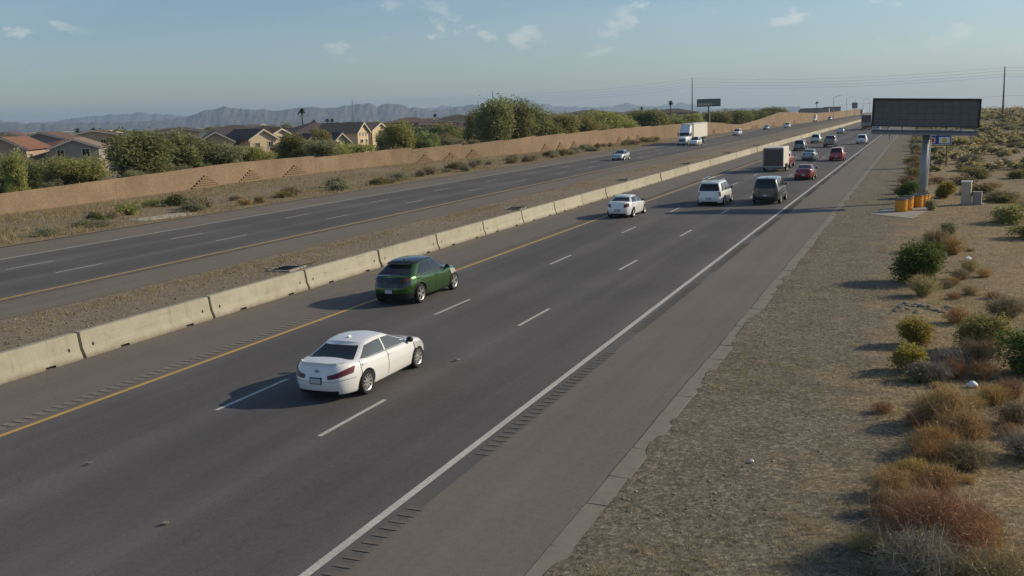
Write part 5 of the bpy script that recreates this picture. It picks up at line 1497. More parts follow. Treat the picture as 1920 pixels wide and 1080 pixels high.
HS = [
 (-124.5, 108.5, 6.2, 12, 4.7, 6.3, 148, 'st_pink', 'tile_red', 'gable', 'house with terracotta gable roof at the left edge', [(-1.2, 3.4, 1.2, 1.1)], [(2.2, 3.4, 1.2, 1.1, 1)]),
 (-117.6, 115.0, 6.8, 11, 4.5, 5.75, 142, 'st_grey', 'tile_tan', 'gable', 'grey two window gabled house behind the wide palo verde', [(-1.9, 3.7, 1.0, 1.1), (1.6, 3.7, 1.1, 1.2)], []),
 (-157.7, 146.1, 9, 12, 5.4, 6.7, 150, 'st_grey', 'tile_brown', 'gable', 'house with brown roof behind the terracotta roofed one', [(-2.4, 4.2, 1.1, 1.1), (1.2, 4.2, 1.1, 1.1)], [(3, 4.3, 1.2, 1.2, 1)]),
 (-146.5, 143.0, 7, 8, 4.3, 5.2, 108, 'st_cream', 'tile_red', 'hip', 'low house with sunlit cream wall and red eaves', [], []),
 (-165.2, 167.1, 13, 12, 5.5, 6.7, 140, 'st_tan', 'tile_brown', 'gable', 'house with wide brown gable roof behind the grey gabled house', [(-2, 4.2, 1.1, 1.1), (2, 4.2, 1.1, 1.1)], []),
 (-154.4, 182.8, 13, 12, 5.2, 6.5, 145, 'st_tan', 'tile_dark', 'gable', 'house with dark roof left of the two big mesquites', [(1, 4.2, 1.1, 1.1)], []),
 (-122.8, 160.4, 15, 13, 4.9, 6.9, 140, 'st_tan', 'tile_dark', 'hip', 'house with the large dark hipped roof', [(-4, 3.6, 1.1, 1.1)], []),
 (-102.8, 129.1, 5.2, 9, 4.6, 6.0, 140, 'st_tan', 'tile_dark', 'gable', 'small white trimmed gable in front of the large hipped roof', [(0.6, 3.6, 1.0, 1.0)], []),
 (-112.5, 138.0, 6, 7, 4.9, 5.9, 140, 'st_grey', 'tile_teal', 'hip', 'house with grey green roof right of the big mesquites', [], []),
 (-98.8, 135.9, 4.6, 10, 4.7, 6.1, 118, 'st_cream', 'tile_brown', 'gable', 'cream gabled two storey house with two dark windows', [(-1.0, 3.6, .75, .85), (1.25, 3.7, .85, .95)], [(2, 3.8, .9, 1, 1)]),
 (-103.5, 147.5, 4.6, 8, 4.9, 6.0, 112, 'st_cream', 'tile_red', 'gable', 'small cream gable with dark square window right of the cream house', [(-.3, 4.4, .6, .8)], []),
 (-96.0, 141.5, 4.5, 6, 3.2, 4.3, 118, 'st_tan', 'tile_dark', 'hip', 'low dark roofed wing between cream house and slim tree', [], []),
 (-107.0, 166.4, 12, 14, 4.9, 6.95, 132, 'st_pink', 'tile_dark', 'hip', 'house with the long dark roof in the middle of the estate', [(3, 3.6, 1.1, 1.1)], []),
 (-98.2, 166.2, 3.4, 9, 5.0, 6.5, 95, 'st_cream', 'tile_tan', 'gable', 'sunlit cream house front with rows of windows', [(-1.0, 4.4, .4, .7), (0.0, 4.4, .4, .7), (0.9, 4.4, .4, .7), (-.5, 3.1, .9, .7), (1.0, 3.1, .6, .7)], []),
 (-98.7, 150.5, 2.4, 4, 4.0, 4.9, 122, 'st_cream', 'tile_dark', 'gable', 'left small cream gable in front of the long dark roof', [(0, 3.7, .5, .6)], []),
 (-90.6, 146.2, 2.9, 5, 3.7, 5.0, 118, 'st_cream', 'tile_dark', 'gable', 'right small cream gable in front of the long dark roof', [(-.7, 3.3, .8, .6), (.8, 3.3, .5, .6)], []),
 (-106.3, 186.9, 5, 10, 4.9, 6.2, 100, 'st_cream', 'tile_tan', 'gable', 'cream gable partly behind the round palo verde', [(0, 4.2, .9, 1)], []),
 (-110.8, 184.0, 9, 9, 5.4, 6.6, 130, 'st_tan', 'tile_dark', 'hip', 'dark roofed house behind the sunlit cream house front', [], []),
 (-149.6, 282.9, 16, 13, 6.2, 7.7, 150, 'st_tan', 'tile_brown', 'hip', 'far house with broad brown roof right of the round palo verde', [(3, 4.6, 1.2, 1.2)], []),
 (-130.0, 262.0, 12, 12, 5.3, 6.7, 145, 'st_pink', 'tile_brown', 'hip', 'house with mauve brown hipped roof below the far broad roof', [], []),
 (-148.9, 316.7, 16, 13, 6.4, 7.9, 150, 'st_tan', 'tile_brown', 'gable', 'far house with roof left of the tallest trees', [(2, 4.6, 1.2, 1.2)], []),
 (-77.5, 160.5, 2.6, 5, 4.0, 5.0, 85, 'st_cream', 'tile_dark', 'gable', 'small sunlit house front glimpsed between trees', [(-.7, 3.5, .5, .7), (.5, 3.5, .6, .6)], []),
 (-104.2, 281.3, 7, 8, 6.0, 7.1, 140, 'st_pink', 'tile_tan', 'hip', 'small tan hipped roof right of the tallest trees', [], []),
 (-127.6, 400.2, 26, 14, 6.5, 8.1, 150, 'st_pink', 'tile_brown', 'gable', 'long brown roof between palo verdes far behind', [(4, 4.6, 1.2, 1.2)], []),
 (-85.2, 370.3, 16, 12, 6.1, 7.5, 150, 'st_grey', 'tile_dark', 'hip', 'long dark roof left of the tall power pole', [], [])]
for hq in HS: house(*hq).location.z -= .45
r = random.Random(12)
for i in range(34):
    a = R(r.uniform(-50, -14)); D = r.uniform(250, 560); X, Y = D * math.sin(a), D * math.cos(a)
    if X > wall_x(min(800, max(40, Y))) - 45: continue
    house(X, Y, r.uniform(10, 15), r.uniform(9, 12), r.uniform(4.4, 5.4), r.uniform(5.8, 6.9), r.choice((135, 145, 95, 100)), r.choice(('st_tan', 'st_cream', 'st_grey', 'st_pink')), r.choice(('tile_brown', 'tile_red', 'tile_dark', 'tile_tan')), r.choice(('hip', 'gable')), 'distant tiled house in the estate below the mountains', [(-2, 3.6, 1.2, 1.2), (2, 3.6, 1.2, 1.2)])['group'] = 'distant houses of the estate'
# long pale warehouse far left and low dark buildings far right
e = empty('warehouse', (-640 * .742, 640 * .67, gz(-475, 428)), R(48), 'long pale flat roofed warehouse before the left mountains', 'building')
MB().box(-28, 28, 0, 18, -1, 5.6).obj('wall', M['signwhite'], e); MB().box(-28.4, 28.4, -.4, 18.4, 5.6, 6.1).obj('roof', M['trim'], e)
for k, (X, Y, w_, h_) in enumerate(((-68, 690, 18, 5.0), (-61, 740, 11, 5.8))):
    e = empty('warehouse', (X, Y, gz(X, Y)), 0.05, ('low dark flat building far along the wall', 'taller dark block behind the low flat building')[k], 'building')
    MB().box(-w_ / 2, w_ / 2, 0, 14, -1, h_).obj('wall', M['st_grey'], e); MB().box(-w_ / 2 - .3, w_ / 2 + .3, -.3, 14.3, h_, h_ + .4).obj('roof', M['tile_dark'], e)

# ------------------------------------------------------------------ signs, poles and roadside equipment
def pole(X, Y, top, label, r0=.30, arms=True, group='power line poles'):
    z = gz(X, Y); H = top - z
    e = empty('power_pole', (X, Y, z), 0.35, label, 'pole', group)
    MB().tube([(0, 0, -.5), (0, 0, H * .5), (0, 0, H)], [r0, r0 * .8, r0 * .5], 10).obj('shaft', M['pole_steel'], e, smooth=True)
    if arms:
        for k, dz in enumerate((1.4, 2.4, 3.2)):
            s = -1 if k % 2 else 1
            MB().tube([(0, 0, H - dz), (0, s * .9, H - dz + .1)], [.07, .05], 6).obj('insulator', M['steel'], e)
    return e
PL = [(190, 300), (22.0, 353.3), (-98.8, 459.5), (-256.4, 597.3), (-396.2, 657.9)]
TOPS = [15.8, 16.2, 20.0, 21.4, 20.7]
for (X, Y), t, lb in zip(PL, TOPS, (None, 'tall steel power pole on the desert at the right edge', 'tall dark power pole left of the billboard', 'power pole rising behind the tallest trees', 'power pole standing before the craggy mountains')):
    if lb: pole(X, Y, t, lb, .32)
WZ = [[15.4, 15.8, 19.7, 19.7, 20.2], [14.5, 14.9, 18.3, 18.1, 18.9], [13.5, 13.9, 17.1, 16.7, 17.6], [12.7, 13.1, 15.9, 15.4, 16.4]]
for k, zs in enumerate(WZ):
    pts = []
    for i in range(4):
        a = Vector((PL[i][0], PL[i][1], zs[i])); c = Vector((PL[i + 1][0], PL[i + 1][1], zs[i + 1]))
        sag = (c - a).length * .011
        for q in range(0 if i == 0 else 1, 13):
            f = q / 12; p = a.lerp(c, f); p.z -= 4 * sag * f * (1 - f); pts.append(p)
    tag(MB().tube(pts, .022, 4).obj('power_cable', M['pole_steel']), ('topmost', 'second', 'third', 'lowest')[k] + ' of the four high power cables crossing the sky', 'cable', 'power cables')
pts = [Vector((22, 353.3, 7.2)), Vector((60, 340, 6.7)), Vector((120, 322, 6.8))]
tag(MB().tube(pts, .02, 4).obj('power_cable', M['pole_steel']), 'single low cable at the right pole', 'cable', 'power cables')
pts = [Vector((22, 353.3, 7.2)), Vector((5, 362, 6.5)), Vector((-30, 392, 6.0))]
tag(MB().tube(pts, .02, 4).obj('power_cable', M['pole_steel']), 'single low cable running left behind the message sign', 'cable', 'power cables')
for az_, D, H_ in ((-35.9, 1500, 22), (-39.7, 1900, 20), (-30.0, 1800, 22), (-27.6, 1600, 21), (-25.6, 1900, 22), (-19.2, 1700, 18)):
    X, Y = D * math.sin(R(az_)), D * math.cos(R(az_))
    e = empty('transmission_tower', (X, Y, gz(X, Y)), 0, 'faint lattice tower far off before the mountains', 'tower', 'far lattice towers')
    b = MB()
    for sx in (1, -1):
        for sy in (1, -1): b.tube([(sx * 2, sy * 2, -1), (sx * .5, sy * .5, H_)], .12, 4)
    for k in range(6):
        z0 = H_ * k / 6; w0 = 2 - 1.5 * k / 6; w1 = 2 - 1.5 * (k + 1) / 6; z1 = H_ * (k + 1) / 6
        b.tube([(-w0, -w0, z0), (w1, -w1, z1)], .08, 4); b.tube([(w0, -w0, z0), (-w1, -w1, z1)], .08, 4)
    b.obj('lattice', M['steel'], e)
    a = MB()
    for z in (.72, .84, .96): a.tube([(-3.2, 0, H_ * z), (3.2, 0, H_ * z)], .1, 4)
    a.obj('cross_arm', M['steel'], e)
# street lamps far ahead on the left
for k, (X, Y, t) in enumerate(((-40.6, 498.4, 9.0), (-41.7, 598.5, 8.6), (-43, 690, 8.0), (-44, 800, 7.7), (-46, 930, 6.9), (-48, 1080, 6.2))):
    z = gz(X, Y); H_ = t - z
    e = empty('street_lamp', (X, Y, z), 0, ('nearest of the far street lamps above the wall end' if k == 0 else 'far street lamp in the row fading towards the horizon'), 'lamp', 'street lamps along the oncoming road')
    MB().tube([(0, 0, -.3), (0, 0, H_)], [.14, .09], 8).obj('post', M['steel'], e)
    MB().tube([(0, 0, H_ - .1), (1.2, -.1, H_ + .6), (2.7, -.2, H_ + 1.0), (3.8, -.2, H_ + 1.1)], [.09, .08, .07, .06], 6).obj('arm', M['steel'], e)
    MB().box(3.6, 4.2, -.4, 0, H_ + 1.02, H_ + 1.15).obj('lamp_head', M['steel'], e)
# billboard beyond the trees
X, Y = -87.7, 441.4
e = empty('billboard', (X, Y, gz(X, Y)), R(14), 'dark green billboard on a post above the trees', 'billboard')
b = MB().box(-4.9, 4.9, -.2, .2, 7.9, 10.7); b.obj('panel', M['bbgreen'], e)
b = MB(); b.box(-5.05, 5.05, -.25, .25, 10.7, 10.95); b.box(-5.05, 5.05, -.25, .25, 7.65, 7.9); b.box(-5.05, -4.9, -.24, .24, 7.9, 10.7); b.box(4.9, 5.05, -.24, .24, 7.9, 10.7); b.obj('frame', M['black'], e)
b = MB(); b.box(-4.5, 1.5, -.23, -.202, 8.3, 9.1); b.obj('print_panel', M['cabinet'], e)
MB().tube([(0, 0.3, -.5), (0, .3, 7.7)], .3, 8).obj('post', M['pole_steel'], e)
e = empty('marker_post', (-57.0, 288, gz(-57, 288)), 0, 'pale post standing behind the wall under the billboard', 'post')
MB().tube([(0, 0, 0), (0, 0, 5.6)], [.22, .18], 8).obj('shaft', M['cabinet'], e)
MB().tube([(0, 0, 5.6), (0, 0, 5.75)], [.24, .2], 8).obj('cap', M['cabinet'], e)
# overhead sign seen end on, far away
e = empty('road_sign', (-47.5, 760, gz(-47.5, 760)), 0.3, 'far dark rectangular sign standing above the wall end', 'sign')
MB().box(-1.9, 1.9, -.1, .1, 4.9, 9.0).obj('panel', M['bbgreen'], e); MB().tube([(0, .2, -.3), (0, .2, 4.9)], .15, 6).obj('post', M['steel'], e)

# the big dark message sign
bx, by, bz = rp(-0.13, 76.3)
e = empty('message_sign', (bx, by, bz), heading(76) + R(2.0), 'large dark electronic message sign on a thick grey steel post', 'sign')
e.rotation_euler.y = R(2.4)   # the whole sign leans a little
MB().tube([(0, 0, -.2), (0, 0, 4.75)], .235, 24).obj('post', M['steel'], e, smooth=True)
MB().tube([(0, 0, 0.0), (0, 0, .06)], .42, 20).obj('base_plate', M['steel'], e)
W0, W1 = -3.62, 3.22
cs = MB().box(W0, W1, -.45, .62, 5.30, 7.18).obj('case', M['sign_case'], e)
fc = MB(); fc.box(W0 + .09, W1 - .09, -.485, -.452, 5.37, 7.08); fo = fc.obj('display_face', M['sign_dark'], e)
pm = MB()
for i in range(1, 12): x = W0 + .09 + (W1 - W0 - .18) * i / 12; pm.box(x - .006, x + .006, -.490, -.4855, 5.38, 7.07)
for i in range(1, 4): z = 5.37 + 1.71 * i / 4; pm.box(W0 + .1, W1 - .1, -.4895, -.4855, z - .006, z + .006)
pm.obj('module_seam', M['black'], fo)
b = MB(); b.box(W0 - .06, W1 + .06, -.62, .66, 7.18, 7.25); b.box(W0 - .05, W0 - .001, -.6, .64, 5.28, 7.18); b.box(W1 + .001, W1 + .05, -.6, .64, 5.28, 7.18); b.obj('hood', M['black'], e)
b = MB()
b.box(W0, W1, -.95, -.10, 4.80, 4.86)
b.box(W0, W1, -.98, -.951, 4.76, 4.93)
b.obj('walkway', M['walk'], e)
b = MB(); b.box(W0, W1, -.30, -.06, 4.86, 5.05); b.box(W0, W1, .10, .40, 4.86, 5.05); b.obj('support_beam', M['walk'], e)
b = MB(); b.box(W0, W1, -.97, -.94, 5.13, 5.17); b.obj('hand_rail', M['signwhite'], e)
for i in range(8):
    x = W0 + .12 + (W1 - W0 - .24) * i / 7
    MB().box(x - .035, x + .035, -.95, .5, 5.05, 5.295).obj('bracket', M['walk'], e)
for i in range(3):
    x = W0 + 1.2 + i * 2.6; MB().box(x - .03, x + .03, -.9, -.8, 4.45, 4.80).obj('hanger', M['walk'], e)
MB().tube([(.30, -.10, 0), (.30, -.10, 4.7)], .045, 8).obj('conduit', M['signwhite'], e)
MB().box(.22, .40, -.30, -.155, .55, .95).obj('junction_box', M['cabinet'], e)

# yellow impact barrels with black lids on a concrete pad
pd = MB()
P4 = [rp(-3.15, 67.9), rp(-0.60, 65.5), rp(1.1, 74.5), rp(-.9, 75.8)]
pd.poly([(p[0], p[1], p[2] + .07) for p in P4])
for i in range(4):
    a, c = P4[i], P4[(i + 1) % 4]; pd.poly([(a[0], a[1], a[2] - .1), (c[0], c[1], c[2] - .1), (c[0], c[1], c[2] + .07), (a[0], a[1], a[2] + .07)])
tag(pd.obj('concrete_pad', M['pad']), 'pale concrete pad under the yellow impact barrels', 'slab')
bm_ = MB().lathe([(0, 0), (.40, 0), (.42, .03), (.42, .20), (.445, .22), (.445, .26), (.42, .28), (.43, .55), (.455, .57), (.455, .61), (.43, .63), (.43, .86), (.455, .88), (.455, .93), (0, .93)], 28).mesh('barrel_body', M['barrel']); auto_smooth(bm_, 40)
lm_ = MB().lathe([(.46, .925), (.465, .95), (.44, .985), (.2, 1.01), (0, 1.015)], 28).mesh('barrel_lid', M['lid']); auto_smooth(lm_, 40)
BL = ((-1.30, 69.5, 'yellow impact barrel nearest the camera, at the front of its cluster'), (-.98, 70.35, 'second yellow impact barrel, touching the front one'), (-.95, 71.9, 'yellow impact barrel in the middle of the cluster'), (-.36, 72.5, 'yellow impact barrel right of the middle one'), (-.10, 73.45, 'yellow impact barrel left in the rear pair before the post'), (.10, 74.5, 'yellow impact barrel right in the rear pair before the post'))
for x, y, lb in BL:
    q = rp(x, y, .07); o = empty('impact_barrel', q, random.uniform(0, 3), lb, 'barrel', 'yellow impact barrels before the sign post')
    o.scale = (.9, .9, .82); add('barrel_body', bm_, o); add('barrel_lid', lm_, o)
# roadside cabinets
e = empty('equipment_cabinet', rp(2.72, 74.8, .0), R(-8), 'tall beige equipment cabinet with white top right of the sign post', 'cabinet')
MB().box(-.30, .30, -.28, .28, .12, 1.58).obj('case', M['cabinet'], e); MB().box(-.33, .33, -.31, .31, 1.58, 1.66).obj('roof', M['signwhite'], e)
MB().box(-.25, .25, -.30, -.283, .2, 1.5).obj('door', M['cabinet'], e); MB().box(-.40, .40, -.38, .38, -.05, .12).obj('plinth', M['pad'], e)
e = empty('equipment_cabinet', rp(3.42, 74.9, .0), R(-8), 'short grey equipment cabinet beside the tall beige one', 'cabinet')
MB().box(-.27, .27, -.25, .25, .12, .88).obj('case', M['cabinet_grey'], e); MB().box(-.29, .29, -.27, .27, .88, .93).obj('roof', M['cabinet_grey'], e)
MB().box(-.22, .22, -.265, -.252, .2, .82).obj('door', M['cabinet_grey'], e); MB().box(-.12, .12, -.272, -.266, .58, .64).obj('label_plate', M['walk'], e); MB().box(-.36, .36, -.36, .36, -.05, .12).obj('plinth', M['pad'], e)

# blue service sign behind the post
lx, ly = 1.30, 118.0
e = empty('service_sign', (lx, ly, gz(lx, ly)), heading(118), 'blue roadside service sign with red and white logo panels behind the sign post', 'sign')
MB().box(-1.25, 1.25, -.03, .03, 2.42, 3.66).obj('panel', M['blue'], e)
b = MB(); t = .05
b.box(-1.25, 1.25, -.037, -.031, 3.66 - t, 3.66); b.box(-1.25, 1.25, -.037, -.031, 2.42, 2.42 + t); b.box(-1.25, -1.25 + t, -.037, -.031, 2.42 + t, 3.66 - t); b.box(1.25 - t, 1.25, -.037, -.031, 2.42 + t, 3.66 - t)
b.obj('border', M['signwhite'], e)
lg = MB().box(-1.05, -.36, -.045, -.031, 2.58, 3.18).obj('logo_panel', M['signwhite'], e)
MB().box(-.93, -.45, -.050, -.0455, 2.66, 3.10).obj('logo_print', M['signred'], lg)
lg = MB().box(.0, 1.08, -.045, -.031, 2.56, 3.22).obj('logo_panel', M['signwhite'], e)
q = MB(); q.lathe([(0, -.0505), (.27, -.0505), (.27, -.0455)], 16, 'y', (.54, 0, 2.86)); q.obj('logo_print', M['signyellow'], lg)
# header line, too small in the photograph to read: a strip of white print
b = MB()
for k, (x0, w_) in enumerate(((-1.1, .16), (-.88, .3), (-.5, .22), (.05, .2), (.4, .12), (.66, .26))): b.box(x0, x0 + w_, -.037, -.031, 3.36, 3.52)
b.obj('header_print', M['signwhite'], e)
for x in (-.8, .8): MB().box(x - .06, x + .06, .031, .14, -.3, 3.5).obj('post', M['wood'], e)
# ------------------------------------------------------------------ desert shrubs right of the road
def bush_twig(X, Y, rad, hgt, mats, label, n=260, group=None, seed=None, leaf=None, w=0.010, name='dry_shrub'):
    seed = seed if seed is not None else int(abs(X * 91 + Y * 37))
    e = empty(name, rp(X, Y, .03), 0, label, 'shrub', group)
    V, F = twig_cloud(n, rad, hgt, seed, w)
    add('twigs', np_mesh('twigs', V, F, M[mats]), e)
    if leaf:
        bl = blobset(seed, rad * .9, hgt, 7, .1, .7)
        V, F = leaf_cloud(bl, leaf[1], leaf[2], seed + 1, 2.4, .3)
        add('foliage', np_mesh('foliage', V, F, M[leaf[0]]), e)
    return e
def bush_leaf(X, Y, rad, hgt, mat, label, n=5000, size=.045, group=None, blobs=9, name='green_shrub', low=.1):
    seed = int(abs(X * 91 + Y * 37))
    e = empty(name, rp(X, Y, .03), 0, label, 'shrub', group)
    bl = blobset(seed, rad, hgt, blobs, low, .75)
    V, F = leaf_cloud(bl, n, size, seed, 2.6, .35)
    add('foliage', np_mesh('foliage', V, F, M[mat]), e)
    V, F = twig_cloud(70, rad * .8, hgt * .8, seed, .010); add('twigs', np_mesh('twigs', V, F, M['brownscrub']), e)
    return e
bush_leaf(-.02, 42.4, 1.15, 1.55, 'creosote', 'round dark green creosote bush alone beside the gravel verge', 9000, .055, blobs=12)
bush_twig(.75, 51.4, 1.0, .95, 'brownscrub', 'brown dry shrub right behind the green creosote bush', 420, leaf=('orangescrub', 900, .05))
bush_twig(1.35, 50.2, .7, .8, 'orangescrub', 'orange dry shrub right of the creosote bush', 300)
bush_leaf(1.44, 58.2, .55, .55, 'greyleaf', 'small grey green shrub on the bare slope beyond the creosote bush', 1800, .05, blobs=6)
bush_twig(.10, 39.3, .75, .7, 'drygrass', 'tan dry grass tuft just below the creosote bush', 320, name='grass_tuft')
bush_leaf(-.05, 31.1, .62, .74, 'yellowbush', 'yellow green bush nearer than the pale stones', 4600, .034, blobs=8)
bush_leaf(-.20, 27.9, .55, .66, 'yellowbush', 'lower bright yellow green bush left of the grey one', 4200, .032, blobs=8)
bush_leaf(1.72, 30.8, .85, 1.12, 'olivebush', 'rounded olive brown bush beside the large green one', 6500, .034, blobs=10)
bush_leaf(2.75, 28.6, 1.0, 1.15, 'creosote', 'large green bush at the right edge of the photo', 7500, .036, blobs=11)
bush_twig(.09, 27.0, .50, .45, 'greyscrub', 'small grey brush under the yellow green bush', 420, w=.007, leaf=('greyleaf', 900, .03))
bush_twig(.85, 28.2, .62, .55, 'greyscrub', 'dead grey brush between the yellow green and olive bushes', 420, w=.007)
bush_twig(1.45, 28.9, .7, .7, 'brownscrub', 'dark dead brush in front of the olive bush', 420, w=.007)
bush_twig(.62, 23.3, .80, .80, 'redscrub', 'rust red scrub below the bushes', 900, w=.005, leaf=('redscrub', 866, .022))
bush_twig(.95, 22.2, .70, .6, 'redscrub', 'rust red scrub joined to the right of the first', 800, w=.005, leaf=('redscrub', 533, .022))
bush_twig(.40, 21.2, .62, .52, 'orangescrub', 'orange scrub midway down the right edge', 800, w=.005, leaf=('orangescrub', 500, .022))
bush_twig(.95, 20.6, .6, .48, 'brownscrub', 'brown scrub right of the orange one', 700, w=.005)
bush_twig(-.02, 19.7, .38, .34, 'orangescrub', 'small orange grass clump on the edge of the gravel', 420, w=.005, name='grass_tuft')
bush_twig(-.38, 17.75, .42, .42, 'drygrass', 'pale straw grass clump lower right on the gravel edge', 420, w=.005, name='grass_tuft')
bush_twig(.10, 17.4, .5, .5, 'orangescrub', 'orange grass clump beside the large red scrub', 500, w=.005, name='grass_tuft')
bush_twig(.35, 16.1, 1.05, .98, 'redscrub', 'largest red brown scrub at the lower right', 1700, w=.0045, leaf=('redscrub', 1400, .020))
bush_twig(.18, 15.0, .80, .80, 'greyscrub', 'grey purple brush at the bottom edge in front of the largest red scrub', 1300, w=.0045, leaf=('redscrub', 1600, .018))
bush_twig(1.15, 14.7, .8, .75, 'brownscrub', 'brown brush at the bottom right corner', 1000, w=.0045, leaf=('orangescrub', 900, .02))
bush_twig(2.1, 21.6, .65, .5, 'greyscrub', 'grey brush on the right edge above the straw grass', 500, w=.006)
bush_twig(2.05, 23.8, .55, .45, 'brownscrub', 'brown brush on the right edge beside the red scrub', 500, w=.006)
bush_twig(2.6, 35.5, .8, .7, 'brownscrub', 'brown shrub on the right edge level with the pale stones', 500, w=.008)
bush_leaf(.55, 70.9, .48, .62, 'greyleaf', 'small grey green shrub right in front of the yellow barrels', 1500, .05, blobs=6)
bush_leaf(-.95, 79.5, .9, 1.3, 'creosote', 'green shrub left of the sign post', 3200, .07, blobs=8)
bush_leaf(1.5, 80, .9, 1.2, 'yellowbush', 'yellow green shrub right of the sign post', 3200, .07, blobs=8)
# rusty brush in the dry belt at the lower right: small open clumps, each a plant
BR = []
for k, mat in enumerate(('redscrub', 'orangescrub', 'brownscrub', 'drygrass', 'orangescrub', 'greyscrub')):
    V, F = twig_cloud(330, 1.0, 1.0, 960 + k, .009, 1.0, .35, .45); BR.append((np_mesh('twigs', V, F, M[mat]), ('rust red', 'orange', 'brown', 'straw', 'amber', 'grey')[k]))
r = random.Random(64); CN = {}
BX = []
for i in range(64):
    Y = r.uniform(14.2, 27.5) if i < 46 else r.uniform(27, 52)
    X = .55 + .035 * (Y - 15) + r.gauss(0, .62)
    if X < -.75 or X > 3.4: continue
    BX.append((X, Y))
for X, Y in sorted(BX, key=lambda q: q[1]):
    k = r.choice((0, 0, 1, 1, 2, 3, 3, 4, 4, 5)); nm = BR[k][1]; CN[nm] = CN.get(nm, 0) + 1
    pre = ('nearest', 'second nearest', 'third nearest', 'fourth nearest', 'fifth nearest')[CN[nm] - 1] + ' ' if CN[nm] < 6 else ''
    e = empty('dry_brush', rp(X, Y, .02), r.uniform(0, 6), pre + nm + ' clump of open dry brush in the belt along the gravel verge', 'shrub', 'dry brush clumps at the lower right')
    a = r.uniform(.22, .55); e.scale = (a, a * r.uniform(.7, 1.3), a * r.uniform(.6, 1.05))
    add('twigs', BR[k][0], e)
# scrub scattered over the plain: a few shapes, many copies
SH = []
for k, (mat, sz, n) in enumerate((('greyleaf', .10, 1000), ('olivebush', .10, 1000), ('paloverde', .10, 1000), ('creosote', .10, 1000), ('greyleaf', .09, 1000), ('orangescrub', .08, 800), ('brownscrub', .09, 800))):
    bl = blobset(700 + k, 1.05, 1.0, 9, .05, .7); V, F = leaf_cloud(bl, int(n * 1.2), sz * .72, 700 + k, 3.0, .2)
    Vt, Ft = twig_cloud(90, 1.05, 1.0, 720 + k, .014)
    SH.append(((np_mesh('foliage', V, F, M[mat]), np_mesh('twigs', Vt, Ft, M['brownscrub' if mat != 'greyleaf' else 'greyscrub'])), ('grey green', 'olive', 'yellow green', 'dark green', 'pale grey', 'orange dry', 'brown dry')[k]))
SEEN = {}
def scrub(X, Y, rad, hgt, k, where, group):
    key = (SH[k][1], where); SEEN[key] = SEEN.get(key, 0) + 1; n = SEEN[key]
    lb = ('%s %s shrub %s' % (('nearest', 'second nearest', 'third nearest', 'fourth nearest', 'fifth nearest')[n - 1], SH[k][1], where)) if n < 6 else SH[k][1] + ' shrub farther off, ' + where
    e = empty('desert_shrub', rp(X, Y, -.02), random.uniform(0, 6), lb, 'shrub', group)
    e.scale = (rad, rad * random.uniform(.8, 1.2), hgt)
    add('foliage', SH[k][0][0], e); add('twigs', SH[k][0][1], e)
r = random.Random(77)
SP = []
while len(SP) < 262:
    Y = 56 + 380 * r.random() ** 1.35
    lo, hi = (2.4 if Y < 85 else -.4), 4 + Y * .20
    X = r.uniform(lo, hi)
    if 3.0 < X < 40 and 112 < Y < 255 and min(math.hypot(X - a, (Y - b) * .4) for a, b in trk) < 2.0: continue
    if Y < 80 and 2 < X < 4.6: continue
    k = r.choice((0, 1, 1, 1, 2, 2, 2, 3, 4, 5, 5, 5, 6, 6)); rad = r.uniform(.55, 1.45) * (1 + Y / 420)
    SP.append((X, Y, rad, rad * r.uniform(.45, .75), k))
for q in sorted(SP, key=lambda q: q[1]): scrub(*q, 'scattered over the desert right of the road', 'desert shrubs right of the road')
for i in range(30):   # line of scrub at the verge edge
    Y = 84 + i * 6.5 + r.uniform(-2, 2)
    scrub(r.uniform(-1.6, -.4), Y, r.uniform(.8, 1.4), r.uniform(.7, 1.2), r.choice((0, 1, 2, 5, 6)), 'in the row bordering the gravel verge beyond the sign', 'shrubs bordering the gravel verge')
# low brush far off on the plain, too dense and small to count
rr_ = np.random.default_rng(55); V, F = [], []
for mat_i in range(1):
    bl = blobset(901, 1.0, 1.0, 6, .08, .75); v0, f0 = leaf_cloud(bl, 110, .34, 901, 1.8, .35)
    for i in range(2600):
        Y = 110 + 1100 * rr_.random() ** 1.2; X = -.5 + (10 + Y * .30) * rr_.random() ** .8
        if Y < 260 and min(math.hypot(X - a, (Y - b) * .4) for a, b in trk) < 2.2: continue
        a = rr_.random() * 6.28; k = (.45 + .9 * rr_.random()) * (1 + Y / 500); c, s_ = math.cos(a), math.sin(a); q = rp(X, Y)
        F.append(f0 + len(V) * len(v0))
        V.append(np.stack([(v0[:, 0] * c - v0[:, 1] * s_) * k + q[0], (v0[:, 0] * s_ + v0[:, 1] * c) * k + q[1], v0[:, 2] * k * .6 + q[2]], 1))
M['brush'] = leafmat('brush_leaf', (0.25, 0.215, 0.105), (0.46, 0.385, 0.19), .45)
tag(add('undergrowth', np_mesh('undergrowth', np.concatenate(V), np.concatenate(F), M['brush'])), 'straw and olive low brush covering the far desert plain on the right', kind='stuff')
